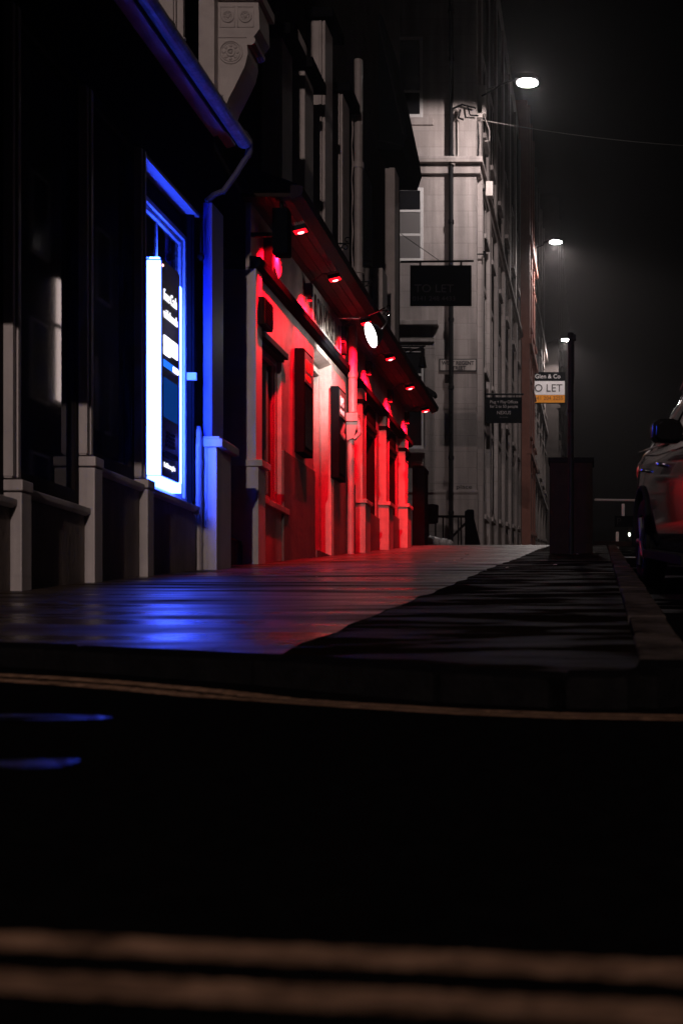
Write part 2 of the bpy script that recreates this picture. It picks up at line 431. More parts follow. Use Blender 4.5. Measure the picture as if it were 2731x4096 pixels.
for off in (0, -0.083):
    bb = painted_line(smooth_path([(x, y+off) for x, y in NEAR]), 0.041); lines.add(bb.v, bb.f)
struct(lines.build("road_markings", YELLOW))

WATER = mat("puddle_water", (0.004, 0.004, 0.004), 0.30, spec=0.0, bump=0.6, bscale=30)
wet_patches(WATER, 6.0, 0.44, 0.66, 0.30)
pb = MB(); rp = random.Random(5)
for (cx_, cy_, rx_, ry_) in ((-1.42, 2.46, 0.30, 0.14), (-0.885, 1.74, 0.10, 0.05)):
    ring = []
    for k in range(26):
        a = 2*math.pi*k/26; q = 1 + 0.25*math.sin(3*a+cx_*9) + rp.uniform(-.1, .1)
        x_, y_ = cx_+rx_*q*math.cos(a), cy_+ry_*q*math.sin(a); ring.append((x_, y_, h(x_, y_)+0.003))
    pb.add(ring, [tuple(range(26))])
struct(pb.build("water", WATER))
# scraps of litter
lr = random.Random(11); lf0 = None
for k in range(14):
    x_ = lr.uniform(-3.2, -0.2); y_ = lr.uniform(6.5, 18)
    if lf0 is None:
        b = MB(); b.add([(-.02, -.012, .002), (.0, -.016, .006), (.024, -.004, .003), (.018, .012, .008), (-.006, .016, .004), (-.022, .006, .007), (0, 0, .010)], [(0, 1, 6), (1, 2, 6), (2, 3, 6), (3, 4, 6), (4, 5, 6), (5, 0, 6)])
        lf0 = b.build("paper_scrap", mat("paper_scrap", (0.4, 0.34, 0.30), 0.7)); o = lf0
        tag(o, "tiny pale scrap of litter lying on the wet footpath", "paper scrap", "scraps of litter on the footpath"); o["kind"] = "thing"
    else:
        o = lf0.copy(); COL.objects.link(o)
    o.location = (x_, y_, g(y_)+0.001); o.rotation_euler = (0.12, 0, lr.uniform(0, 6)); sc0 = lr.uniform(.6, 1.5); o.scale = (sc0, sc0, sc0)

# ================================================================== THE BLUE-LIT SHOP
shop = thing("shop_building", "dark shopfront with cream plinths and wide windows glowing blue around its cash machine", "shop", (-3.7, 8.0, g(8)))
FX = -3.70
b = MB()
b.box(-10, -4.05, 5.0, 11.02, 5.62, 17)                       # upper storey
b.box(-10, -9.5, 5.0, 11.02, 0, 5.62); b.box(-10, -4.6, 5.0, 5.1, 0, 5.62); b.box(-9.5, -4.6, 10.9, 11.02, 0, 5.62)
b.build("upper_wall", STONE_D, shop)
b = MB(); b.box(-4.62, -4.6, 5.1, 10.9, 0.4, 5.3)
b.build("back_wall", INSIDE, shop)
b = MB(); b.box(-4.6, FX, 5.0, 11.02, 4.42, 5.30)
b.build("fascia", BLACKP, shop)
# head reveal of the cash machine bay is painted white
b = MB(); b.box(-3.845, -3.706, 9.38, 10.64, 4.385, 4.417)
b.build("head_board", WHITEP, shop)
# cornice cove lit from below, dark soffit and gutter
b = MB()
b.prism_y([(-3.699, 5.30), (-3.585, 5.335), (-3.585, 5.40), (-3.92, 5.40), (-3.92, 5.305)], 5.0, 11.0)
b.build("cornice", CREAM, shop)
b = MB(); b.prism_y([(-3.92, 5.402), (-3.60, 5.402), (-3.46, 5.19), (-3.435, 5.19), (-3.435, 5.24), (-3.60, 5.46), (-3.92, 5.50)], 5.0, 11.0)
cano = b.build("canopy", BLACKP, shop)
b = MB()
pr = []
for k in range(9):
    a = math.pi + math.pi*k/8; pr.append((-3.36+0.07*math.cos(a), 5.19+0.07*math.sin(a)))
for k in range(9):
    a = 2*math.pi - math.pi*k/8; pr.append((-3.36+0.06*math.cos(a), 5.19+0.06*math.sin(a)))
b.prism_y(pr, 5.0, 10.86)
for yy in [5.5+0.9*k for k in range(6)]:
    b.box(-3.44, -3.285, yy, yy+0.03, 5.195, 5.21)
b.build("gutter", mat("gutter_white", (0.30, 0.28, 0.28), 0.4, var=0.5, nscale=14), cano)
b = MB(); 
b.add([(-3.43, 5.0, 5.245), (-3.43, 11.0, 5.245), (-3.95, 11.0, 5.60), (-3.95, 5.0, 5.60)], [(0, 1, 2, 3)])
for k in range(60):
    y = 5.0 + k*0.1
    b.box(-3.46, -3.37, y, y+0.09, 5.25, 5.265+random.uniform(0, .02))
b.build("roof_slates", SLATE, cano)
b = MB()
for k in range(46):                                            # moss lumps along the gutter
    y = random.uniform(6.5, 10.8); s = random.uniform(0.012, 0.032)
    b.ellipsoid((-3.38+random.uniform(-.03, .03), y, 5.23+random.uniform(-.01, .02)), s*1.4, s*2, s, 7, 5)
b.build("moss", mat("moss", (0.03, 0.033, 0.02), 0.9), cano)["kind"] = "stuff"
# pipe from the gutter to the corner
b = MB()
b.tube([(-3.37, 10.74, 5.21), (-3.345, 10.83, 5.25), (-3.325, 10.90, 5.22), (-3.33, 10.92, 5.13), (-3.35, 10.92, 5.08)], 0.034)
b.tube([(-3.35, 10.92, 5.08), (-3.44, 10.86, 4.88), (-3.54, 10.79, 4.68)], 0.026)
b.tube([(-3.54, 10.79, 4.69), (-3.60, 10.74, 4.64), (-3.66, 10.70, 4.56)], 0.026)
b.build("offset_pipe", mat("dark_pipe", (0.06, 0.055, 0.07), 0.45), shop, smooth='auto')
# pilasters: dark shafts on pale plinths
def pilaster(y0, y1, xf, zsill, name="pilaster"):
    b = MB(); b.box(-3.86, -3.702, y0+0.002, y1-0.008, zsill+0.05, 4.418)
    b.box(-3.84, -3.692, y0-0.006, y0+0.03, zsill+0.06, 4.41); b.box(-3.84, -3.684, y0+0.045, y0+0.075, zsill+0.06, 4.41)
    p = b.build(name, CREAM, shop, bevel=0.004)
    b = MB(); b.box(-3.86, xf+0.006, y0, y1, g(y0)-0.25, zsill-0.04)
    b.box(-3.86, xf+0.014, y0-0.006, y1+0.006, zsill-0.03, zsill+0.04)
    b.build("plinth", CREAM, p, bevel=0.008)
pilaster(7.24, 7.37, -3.645, 1.36)
pilaster(8.285, 8.42, -3.645, 1.70)
pilaster(9.27, 9.40, -3.650, 1.70)
pilaster(6.05, 6.18, -3.645, 1.30)
bays = [(6.18, 7.24, 1.24), (7.37, 8.285, 1.33), (8.42, 9.27, 1.66), (9.40, 10.56, 1.66)]
for i, (y0, y1, zs) in enumerate(bays):
    b = MB(); b.box(-4.0, -3.71, y0, y1, g(y0)-0.3, zs-0.02)
    b.build("stall_riser", BROWNR, shop)
    b = MB(); b.prism_y([(-3.80, zs-0.02), (-3.69, zs-0.02), (-3.665, zs-0.005), (-3.665, zs+0.035), (-3.80, zs+0.06)], y0+0.002, y1-0.002)
    b.build("sill", CREAM if i else CREAM, shop, bevel=0.008)
    top = 4.417 if i < 3 else 4.384
    b = MB(); fw = 0.05
    if i == 3:                                                # white frame with two mouldings
        y0f, y1f, z0f, z1f = y0+0.005, y1-0.005, zs+0.062, 4.17
        for (ins, xa, xb) in ((0.0, -3.85, -3.79), (0.05, -3.85, -3.812)):
            w = 0.045
            b.box(xa, xb, y0f+ins, y0f+ins+w, z0f+ins, z1f-ins); b.box(xa, xb, y1f-ins-w, y1f-ins, z0f+ins, z1f-ins)
            b.box(xa, xb, y0f+ins+w, y1f-ins-w, z1f-ins-w, z1f-ins); b.box(xa, xb, y0f+ins+w, y1f-ins-w, z0f+ins, z0f+ins+w)
        win = b.build("window", WHITEP, shop, bevel=0.006)
        b = MB(); b.box(-3.846, -3.836, y0f+0.1, y1f-0.1, z0f+0.1, z1f-0.1); b.build("pane", PANE, win)
        b = MB(); b.box(-3.834, -3.822, 9.93, 9.945, 3.6, z1f-0.1); b.build("glazing_bar", WHITEP, win)
        b = MB(); b.box(-3.86, -3.84, y0+0.003, y1-0.003, 4.172, 4.384); b.build("transom", BLACKP, win)
        b = MB(); b.box(-4.55, -4.50, y0-0.2, 10.85, 1.0, 4.4); b.build("inner_board", mat("blue_grey_board", (0.22, 0.24, 0.30), 0.6, var=0.3, nscale=2), win)
    else:
        b.box(-3.81, -3.75, y0+0.003, y0+fw, zs+0.062, top); b.box(-3.81, -3.75, y1-fw, y1-0.003, zs+0.062, top)
        b.box(-3.81, -3.75, y0+fw, y1-fw, zs+0.062, zs+0.16); b.box(-3.81, -3.75, y0+fw, y1-fw, top-0.05, top)
        win = b.build("window", DARKW, shop, bevel=0.006)
        b = MB(); b.box(-3.795, -3.785, y0+fw-0.01, y1-fw+0.01, zs+0.15, top-0.04); b.build("pane", PANE, win)
# dark jamb between the machine bay and the end pilaster, with its conduit
b = MB(); b.box(-4.5, -3.75, 10.56, 10.70, g(10.6)-0.3, 4.42); b.box(-3.75, -3.73, 10.57, 10.585, 1.75, 4.40)
b.build("jamb", BLACKP, shop, bevel=0.004)
b = MB(); b.cyl((-3.712, 10.635, g(10.6)-0.1), (-3.712, 10.635, 2.28), 0.034); b.tube([(-3.712, 10.635, 2.26), (-3.712, 10.64, 2.38), (-3.74, 10.68, 2.45)], 0.033)
for z in (1.35, 1.75, 2.1): b.cyl((-3.712, 10.635, z), (-3.712, 10.635, z+0.04), 0.040)
b.build("downpipe", PIPEG, shop, smooth='auto')
# end pilaster on its tall pedestal
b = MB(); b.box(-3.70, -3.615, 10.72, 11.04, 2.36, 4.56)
ep = b.build("pilaster", mat("blue_light_tint", (0.05, 0.07, 0.34), 0.45, var=0.2), shop, bevel=0.006)  # blue of the cash machine's light is put into the shaft's base colour
b = MB(); b.box(-3.82, -3.56, 10.68, 11.10, g(10.6)-0.3, 2.27); b.box(-3.82, -3.645, 10.672, 10.69, g(10.6)-0.2, 2.27)
b.build("pedestal", CREAM, ep, bevel=0.006)
b = MB(); b.box(-3.84, -3.50, 10.655, 11.16, 2.27, 2.345); b.box(-3.83, -3.53, 10.67, 11.14, 2.345, 2.37)
b.build("cap", CREAM, ep, bevel=0.008)
# upper architrave strips above the canopy
b = MB(); b.box(-4.04, -3.86, 10.36, 10.42, 5.6, 9); b.box(-3.855, -3.84, 10.345, 10.42, 5.6, 9); b.box(-3.835, -3.82, 10.355, 10.42, 5.6, 9); b.box(-3.815, -3.76, 10.375, 10.42, 5.6, 9)
b.build("architrave", STONE, shop, bevel=0.003)
ps = thing("shade_box", "black projecting sign box on the lane corner of the blue lit shop", "sign", (-3.5, 5.2, 4.0))  # out-of-view box added to keep lamp light off the pilaster shafts
b = MB(); b.box(-3.66, -2.98, 5.15, 5.27, 2.90, 5.75); b.build("panel", BLACKS, ps, bevel=0.02)
b = MB(); b.cyl((-3.72, 5.21, 5.80), (-2.94, 5.21, 5.80), 0.02); b.build("bar", METAL, ps)
# the small alarm knob and the chain lock
b = MB(); b.ellipsoid((-3.69, 10.64, 4.02), 0.03, 0.03, 0.035); b.cyl((-3.69, 10.64, 4.05), (-3.69, 10.64, 4.35), 0.008)
b.build("bell_pull", METAL, shop, smooth=True)
b = MB(); b.box(-3.79, -3.70, 10.545, 10.575, 2.86, 2.93); b.build("lock_hasp", WHITEP, shop, bevel=0.005)
b = MB(); b.box(-3.80, -3.66, 10.50, 10.53, 1.62, 1.66); b.build("sill_bracket", WHITEP, shop)

# ---------------- the cash machine
atm = thing("cash_machine", "cash machine with glowing blue white surround set in the shop window", "cash machine", (-3.8, 10.05, 1.75))
xf = -3.72
Y0, Y1, Z0, Z1 = 9.72, 10.235, 1.80, 3.70
b = MB(); bw = 0.03
def rbox(bm_, y0, y1, z0, z1, xa, xb, r=0.05):
    pts = []
    for cy, cz, a0 in ((y1-r, z1-r, 0), (y0+r, z1-r, 90), (y0+r, z0+r, 180), (y1-r, z0+r, 270)):
        for k in range(5):
            a = R(a0 + 22.5*k); pts.append((cy+r*math.cos(a), cz+r*math.sin(a)))
    bm_.prism_x(pts, xa, xb)
rbox(b, Y0, Y0+bw, Z0+0.05, Z1-0.03, -3.83, xf, 0.012)
b.build("light_band", BLUE_E, atm)
b = MB(); rbox(b, Y1-0.065, Y1, Z0+0.05, Z1-0.10, -3.83, xf, 0.02); b.build("light_band", BLUE_E, atm)
b = MB(); b.box(-3.83, xf-0.002, Y0+0.01, Y1-0.01, Z0-0.03, Z0+0.045); b.build("light_band", BLUE_E, atm)
b = MB(); b.box(-3.83, xf-0.03, Y0+bw+0.03, Y1-0.09, Z1+0.002, Z1+0.012); b.build("light_band", BLUE_S, atm)
b = MB(); b.box(-3.825, xf-0.01, Y1+0.001, Y1+0.008, Z0+0.07, Z1-0.14); b.build("light_band", BLUE_S, atm)
b = MB(); rbox(b, Y0+bw+0.002, Y1-0.067, Z0+0.05, Z1, -3.83, xf+0.003, 0.035)
fa = b.build("fascia_panel", NAVY, atm)
yL = Y0+bw+0.045
text("lettering", "Free Cash", (xf+0.006, yL, 3.36), 0.135, TXT_E, fa, '+x', sx=0.54)
text("lettering", "withdrawals", (xf+0.006, yL, 3.21), 0.115, TXT_E, fa, '+x', sx=0.57)
b = MB(); rbox(b, yL, yL+0.15, 2.97, 3.06, xf+0.002, xf+0.008, 0.012); rbox(b, yL, yL+0.15, 2.895, 2.965, xf+0.002, xf+0.008, 0.012)
rbox(b, yL+0.165, yL+0.325, 2.92, 3.06, xf+0.002, xf+0.008, 0.012); b.build("card_logos", LOGO_E, fa)
b = MB(); b.box(xf+0.002, xf+0.007, yL-0.005, yL+0.33, 2.79, 2.85); b.build("blue_strip", STRP_E, fa)
b = MB(); rbox(b, yL+0.2, yL+0.33, 2.79, 2.84, xf+0.008, xf+0.012, 0.012); b.build("slot_light", LOGO_E, fa)
b = MB(); rbox(b, yL, yL+0.32, 2.36, 2.70, xf+0.002, xf+0.008, 0.015); b.build("screen", SCRN_E, fa)
b = MB()
for i in range(4):
    for k in range(4): b.box(xf+0.004, xf+0.010, yL+0.06+0.05*i, yL+0.095+0.05*i, 2.12+0.035*k, 2.145+0.035*k)
b.build("keypad", METAL, fa)
b = MB(); rbox(b, yL, yL+0.3, 2.03, 2.07, xf+0.004, xf+0.02, 0.01); b.build("cash_slot", METAL, fa)
text("lettering", "free balance enquiries", (xf+0.006, yL+0.01, 1.935), 0.06, TXT_E, fa, '+x', sx=0.47)
b = MB(); b.ellipsoid((xf+0.006, yL-0.02, 3.64), 0.008, 0.012, 0.012); b.build("status_lamp", emit("status_red", (1, .35, .3), 4), fa)

pl = bpy.data.lights.new('machine_glow', 'POINT'); pl.energy = 14; pl.color = (0.03, 0.08, 1.0); pl.shadow_soft_size = 0.15
po = bpy.data.objects.new('machine_glow', pl); COL.objects.link(po); po.parent = atm; po.location = (-0.30, -0.75, 0.9)
# chrome chair inside the first window
ch = thing("chrome_chair", "chrome tubular chair behind the plain shop window", "chair", (-4.2, 7.9, g(7.9)+0.5))
zc0 = 1.43
b = MB()
for dy in (0.0, 0.36):
    pts = []
    for k in range(12):
        a = R(200 - 18*k); pts.append((-4.12+0.18*math.cos(a), 7.78+dy, zc0+0.42+0.14*math.sin(a)))
    pts.append((-3.97, 7.78+dy, zc0-0.35)); b.tube(pts, 0.014)
b.tube([(-4.29, 7.78, zc0+0.40), (-4.31, 7.96, zc0+0.46), (-4.29, 8.14, zc0+0.40)], 0.014)
b.build("frame", CHROME, ch, smooth=True)
b = MB(); b.box(-4.28, -3.98, 7.79, 8.13, zc0+0.02, zc0+0.06); b.build("seat", BLACKP, ch)
for yy in (7.78, 8.14):
    b = MB(); b.cyl((-4.27, yy, zc0+0.4), (-4.27, yy, zc0-0.35), 0.013); b.build("leg", CHROME, ch)

# ================================================================== THE PUB
pub = thing("pub_building", "pub with red floodlit front, brown soffit and carved console under dark upper windows", "pub", (-3.8, 17, g(17)))
b = MB(); b.box(-10, -3.86, 11.03, 22.15, 5.3, 18); b.box(-10, -4.7, 11.03, 22.15, 0.5, 5.3); 
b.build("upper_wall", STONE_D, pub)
# closed entry between shop and pub
b = MB(); b.box(-4.7, -4.42, 11.11, 12.2, 0.5, 5.2); b.box(-4.69, -3.76, 11.105, 12.2, 4.45, 5.2)
ent = b.build("entry_door", BLACKP, pub)
b = MB(); b.box(-3.84, -3.80, 11.11, 12.25, g(11.2)-0.3, g(12.2)+0.22)
for k in range(8): b.box(-3.80, -3.792, 11.12+0.14*k, 11.25+0.14*k, g(11.2)-0.3, g(12.2)+0.20)
b.build("threshold_boards", DARKW, ent)
b = MB(); b.box(-3.90, -3.80, 11.11, 12.22, g(11.2)-0.3, g(11.9)+0.28); b.build("step", STONE_D, ent)

def pier(y0, y1, z0, z1, xf=-3.70, m=PUBR, name="pier", par=None, xb=-4.1):
    b = MB(); b.box(xb, xf, y0, y1, z0, z1)
    return b.build(name, m, par or pub, bevel=0.004)
ZT = 4.47
# first pilaster beside the entry
p = pier(12.22, 12.44, 2.42, ZT, -3.655, CREAM, "pilaster")
pier(12.20, 12.46, g(12)-0.3, 2.36, -3.625, CREAM, "pedestal", p)
pier(12.17, 12.50, 2.36, 2.43, -3.575, CREAM, "cap", p)
pier(12.46, 13.36, g(12)-0.3, 2.02, -3.70, PUBR, "stall_riser")
b = MB(); b.box(-3.85, -3.655, 12.47, 13.55, 2.02, 2.09); b.build("sill", PUBR, pub, bevel=0.008)
# near window
b = MB(); b.box(-3.95, -3.74, 12.46, 12.53, 2.09, 3.78); b.box(-3.95, -3.745, 13.27, 13.355, 2.09, 3.78); b.box(-3.95, -3.74, 12.53, 13.27, 3.70, 3.78); b.box(-3.95, -3.765, 13.22, 13.268, 2.10, 3.70); b.box(-3.95, -3.78, 12.53, 13.215, 2.10, 2.18)
w = b.build("window", PUBR, pub, bevel=0.006)
b = MB(); b.box(-3.80, -3.79, 12.53, 13.22, 2.181, 3.70); b.build("pane", PANE_D, w)
b = MB(); b.box(-3.95, -3.62, 12.44, 13.36, 3.80, 3.865); b.box(-3.95, -3.66, 12.46, 13.34, 3.765, 3.80); b.build("hood", DARKW, w, bevel=0.006)
pier(12.44, 13.36, 3.868, ZT, -3.70, PUBR, "window_head")
# wall, door, wall
pier(13.36, 14.86, g(13)-0.3, ZT, -3.70, PUBR, "pier")
pier(15.83, 17.30, g(15.8)-0.3, ZT, -3.70, PUBR, "pier")
b = MB()                                                        # stepped plinth
b.box(-3.75, -3.675, 13.37, 14.84, g(13.4)-0.3, 2.76); b.build('plinth', PLINTH, pub, bevel=0.008)
b = MB(); b.box(-3.75, -3.675, 15.86, 16.56, g(15.8)-0.3, 2.92); b.box(-3.75, -3.675, 16.56, 17.28, g(16.5)-0.3, 2.98)
b.build("plinth", PLINTH, pub, bevel=0.008)
# portal
b = MB()
b.box(-4.1, -3.84, 14.861, 14.90, g(14.8)-0.2, 4.30); b.box(-4.1, -3.84, 15.72, 15.829, g(14.8)-0.2, 4.30)
b.box(-4.1, -3.84, 14.90, 15.72, 4.22, 4.30)
b.box(-4.1, -3.96, 14.90, 14.96, g(14.8)-0.2, 4.22); b.box(-4.1, -3.96, 15.66, 15.72, g(14.8)-0.2, 4.22)
b.prism_y([(-3.70, 4.47), (-3.70, 4.40), (-3.84, 4.345), (-4.1, 4.301), (-4.1, 4.47)], 14.862, 15.828)
door = b.build("doorway", PUBR, pub, bevel=0.006)
b = MB(); b.box(-4.1, -4.04, 14.96, 15.66, g(14.8)-0.2, 4.2)
for k in range(2): b.box(-4.04, -4.025, 15.02+0.3*k, 15.27+0.3*k, 2.2, 3.9)
b.build("door", DARKW, door)
b = MB(); b.box(-3.84, -3.66, 14.87, 15.83, g(14.8)-0.2, g(15.4)+0.03); b.build("doorstep", PLINTH, door)
# cornice under the fascia
b = MB(); b.prism_y([(-3.72, 4.471), (-3.64, 4.471), (-3.60, 4.50), (-3.595, 4.58), (-3.72, 4.60)], 12.2, 22.1)
b.build("cornice", BLACKP, pub)
b = MB(); b.box(-4.1, -3.705, 12.2, 22.12, 4.472, 5.16); b.build("fascia", PUBR, pub)
# canopy: boarded soffit and heavy gutter
b = MB(); b.box(-3.86, -3.24, 12.05, 22.05, 5.161, 5.20)
for k in range(3):
    b.box(-3.62+0.13*k, -3.61+0.13*k, 12.05, 22.05, 5.152, 5.161)
pc = b.build("canopy", SOFFITB, pub)
b = MB(); b.prism_y([(-3.235, 5.12), (-3.12, 5.17), (-3.10, 5.24), (-3.13, 5.27), (-3.24, 5.27)], 12.02, 22.08); b.build("gutter", SOFFITD, pc)
b = MB(); b.add([(-3.14, 12.02, 5.272), (-3.14, 22.08, 5.272), (-3.90, 22.08, 5.56), (-3.90, 12.02, 5.56)], [(0, 1, 2, 3)]); b.build("roof_slates", SLATE, pc)
# bays between the three red pilasters
for (y0, y1) in ((17.30, 17.42),):
    pass
pil = [(17.42, 17.70), (19.34, 19.64), (21.22, 21.52)]
for (y0, y1) in pil:
    p = pier(y0, y1, g(y0)+0.80, ZT, -3.60, PUBR, "pilaster")
    b = MB(); b.prism_x([(y0-0.03, 4.30), (y1+0.03, 4.30), (y1+0.03, 4.24), (y0-0.03, 4.24)], -3.75, -3.57)
    b.prism_y([(-3.62, 4.06), (-3.53, 4.24), (-3.62, 4.24)], y0+0.04, y1-0.04); b.build("capital", BLACKP, p)
    pier(y0-0.05, y1+0.05, g(y0)-0.3, g(y0)+0.74, -3.545, PUBR, "pedestal", p)
    pier(y0-0.08, y1+0.08, g(y0)+0.741, g(y0)+0.80, -3.515, PUBR, "cap", p)
for (y0, y1) in ((17.70, 19.34), (19.64, 21.22)):
    pier(y0, y1, g(y0)-0.3, g(y0)+0.72, -3.70, PLINTH, "stall_riser")
    pier(y0, y0+0.34, g(y0)+0.72, ZT, -3.72, PUBR, "pier"); pier(y1-0.26, y1, g(y0)+0.72, ZT, -3.72, PUBR, "pier")
    b = MB(); ya, yb, za = y0+0.34, y1-0.26, g(y0)+0.72
    b.box(-3.95, -3.74, ya, ya+0.06, za, 4.1); b.box(-3.95, -3.74, yb-0.06, yb, za, 4.1); b.box(-3.95, -3.74, ya+0.06, yb-0.06, 4.02, 4.1); b.box(-3.95, -3.70, ya, yb, 4.1, 4.17); b.box(-3.95, -3.80, (ya+yb)/2-.025, (ya+yb)/2+.025, za, 4.02)
    w = b.build("window", DARKW, pub)
    b = MB(); b.box(-3.90, -3.885, ya+0.05, yb-0.05, za, 4.03); b.build("pane", PANE_D, w)
    pier(ya, yb, 4.17, ZT, -3.72, BLACKP, "window_head")
pier(21.52, 22.12, g(21.5)-0.3, ZT, -3.70, PUBR, "pier")
b = MB(); b.box(-4.1, -3.735, 17.295, 17.43, g(17)-0.3, ZT); b.build("pier", BLACKP, pub)
# red downpipe with hopper
b = MB(); yp = 16.62; xp = -3.575
b.cyl((xp, yp, 5.16), (xp, yp, 3.92), 0.062, n=18); b.cyl((xp, yp, 4.42), (xp, yp, 4.50), 0.072, n=18)
b.box(xp-0.08, xp+0.09, yp-0.09, yp+0.09, 3.78, 3.90); b.prism_y([(xp-0.08, 3.779), (xp+0.09, 3.779), (xp+0.03, 3.55), (xp-0.07, 3.50)], yp-0.07, yp+0.07)
b.cyl((xp-0.03, yp, 3.52), (xp-0.03, yp, g(yp)-0.1), 0.05, n=16)
b.tube([(xp+0.07, yp, 3.82), (xp+0.12, yp-0.1, 3.60), (xp+0.05, yp-0.16, 3.5)], 0.03)
b.build("downpipe", PIPEG, pub, smooth='auto')
# upper architraves seen edge-on, lit down the street
def strip(y, xf_, d, z1, z0=5.5, yd=0.42, parts=True):
    b = MB()
    if parts and d > 0.12:
        b.box(xf_-d, xf_-d*0.42, y, y+yd, z0, z1)
        b.box(xf_-d*0.39, xf_-d*0.26, y-0.012, y+yd, z0, z1); b.box(xf_-d*0.23, xf_-d*0.12, y+0.004, y+yd, z0, z1); b.box(xf_-d*0.10, xf_, y-0.006, y+yd, z0, z1)
    else:
        b.box(xf_-d, xf_, y, y+yd, z0, z1)
    b.box(-3.86, xf_-d, y+0.03, y+yd, z0, z1)
    return b.build("architrave", STONE, pub, bevel=0.003)
strip(13.10, -3.62, 0.16, 7.4); strip(14.10, -3.62, 0.088, 7.55); strip(15.14, -3.62, 0.185, 8.75); strip(16.17, -3.62, 0.15, 8.3)
strip(19.45, -3.68, 0.11, 7.0); strip(20.6, -3.68, 0.10, 9.2)
for y, z1 in ((13.1, 7.4), (14.1, 7.55), (15.14, 8.75), (16.17, 8.3)):
    b = MB(); b.box(-3.86, -3.50, y-0.10, y+0.60, z1, z1+0.12); b.build("cornice", BLACKP, pub)  # shade built into the shape: architraves cut short, black caps added on top
for (ya, yb) in ((13.53, 14.09), (14.53, 15.12), (16.6, 19.4), (17.9, 19.4)):
    if ya == 16.6: continue
    b = MB(); b.box(-3.859, -3.84, ya, yb, 6.0, 8.4); w = b.build("window", BLACKP, pub)
    b = MB(); b.box(-3.838, -3.832, ya+0.06, yb-0.06, 6.06, 8.34); b.build("pane", PANE_D, w)
b = MB(); b.cyl((-3.57, 16.98, 5.3), (-3.57, 16.98, 9.2), 0.062, n=18)
for z in (6.05, 7.6): b.cyl((-3.57, 16.98, z), (-3.57, 16.98, z+0.09), 0.08, n=18)
b.tube([(-3.64, 16.92, 5.9+0.25*k) if k % 2 else (-3.655, 16.90, 5.9+0.25*k) for k in range(12)], 0.012)
b.build("downpipe", PIPEG, pub, smooth='auto')
# carved console
def cx(px): return (px-2400)*11.06/4600
def cz(py): return (2680-py)*11.06/4600 + ZC
raw = [(862, 8), (1033, 10), (1036, 60), (1038, 115), (1030, 126), (1015, 146), (1021, 156), (1019, 170), (1005, 180), (992, 178), (988, 182), (991, 214), (980, 262), (957, 310), (934, 356), (914, 394), (903, 425), (899, 450), (896, 520), (862, 530)]
b = MB(); b.prism_y([(cx(x), cz(y)) for x, y in raw], 11.06, 11.40)
b.box(cx(850), cx(1052), 11.0, 11.45, cz(7), cz(-30))
con = b.build("console_bracket", STONE, pub)
b = MB()
for (x0, x1, y0, y1) in ((880, 941, 26, 110), (950, 1015, 26, 110)):
    t = 0.008
    for (a0, a1, c0, c1) in ((x0, x1, y0, y0+3), (x0, x1, y1-4, y1), (x0, x0+3, y0, y1), (x1-3, x1, y0, y1)):
        b.box(cx(a0), cx(a1), 11.06-t, 11.06, cz(c1), cz(c0))
b.box(cx(868), cx(870.5), 11.052, 11.06, cz(480), cz(250)); b.box(cx(876), cx(878), 11.052, 11.06, cz(470), cz(255))
b.box(cx(864), cx(985), 11.05, 11.06, cz(152), cz(148))
b.build("panel_moulding", STONE, con)
for (px, py, r) in ((912, 66, 0.052), (982, 66, 0.052)):
    b = MB(); c = (cx(px), 11.056, cz(py)); b.torus_y(c, r, 0.012); b.ellipsoid(c, 0.018, 0.016, 0.018, 10, 6)
    for k in range(8): b.ellipsoid((c[0]+0.034*math.cos(k*.785), c[1], c[2]+0.034*math.sin(k*.785)), 0.010, 0.008, 0.010, 8, 5)
    b.build("rosette", STONE, con, smooth=True)
b = MB(); c = (cx(923), 11.056, cz(209)); b.torus_y(c, 0.108, 0.010, 32); b.torus_y(c, 0.088, 0.006, 32); b.torus_y(c, 0.034, 0.011); b.ellipsoid(c, 0.017, 0.018, 0.017, 10, 6)
for k in range(8): b.ellipsoid((c[0]+0.064*math.cos(k*.785), c[1], c[2]+0.064*math.sin(k*.785)), 0.016, 0.012, 0.016, 8, 5)
b.build("rosette", STONE, con, smooth=True)
b = MB(); b.box(-3.82, -3.672, 10.95, 11.055, 5.55, 8); b.build("pilaster", STONE, pub)

b = MB(); b.box(-4.0, -3.40, 11.0, 11.5, 6.67, 10); b.build('shade_slab', STONE_D, pub)  # unseen slab added above the console to shade the nearest architrave
# shop sign over the pub door
sg = thing("fascia_sign", "long cream pub sign with tall dark letters over the lit doorway", "sign", (-3.68, 15.5, 4.6))
b = MB(); b.box(-3.704, -3.675, 14.70, 16.32, 4.61, 5.14); b.build("board", SIGNW, sg, bevel=0.004)
text("lettering", "IRON HORSE BAR", (-3.672, 14.76, 4.70), 0.50, GOLD, sg, '+x', sx=0.375)
# menu cases
for (y0, lab, ttl, col) in ((13.92, "black menu case with red heading left of the pub door", "MENU", REDTXT), (15.78, "black menu case with pale heading between the pub door and the red downpipe", "BAR", WHTTXT)):
    t = thing("menu_case", lab, "menu case", (-3.65, y0+0.2, 2.8), "menu cases on the pub wall")
    b = MB(); b.box(-3.70, -3.585, y0, y0+0.44, 2.84, 4.10); fr = b.build("case", BLACKP, t, bevel=0.008)
    b = MB(); b.box(-3.584, -3.580, y0+0.05, y0+0.39, 2.92, 3.66); b.build("glass_door", PANE_D, t)
    b = MB(); b.box(-3.585, -3.576, y0+0.03, y0+0.41, 3.70, 4.06); b.build("header", mat("header_"+ttl.lower(), (0.06, 0.05, 0.045), 0.5), t)
    text("lettering", ttl, (-3.574, y0+0.05, 3.84), 0.20, col, t, '+x', sx=0.55)
    text("lettering", "FOOD", (-3.574, y0+0.05, 3.73), 0.10, col, t, '+x', sx=0.8)
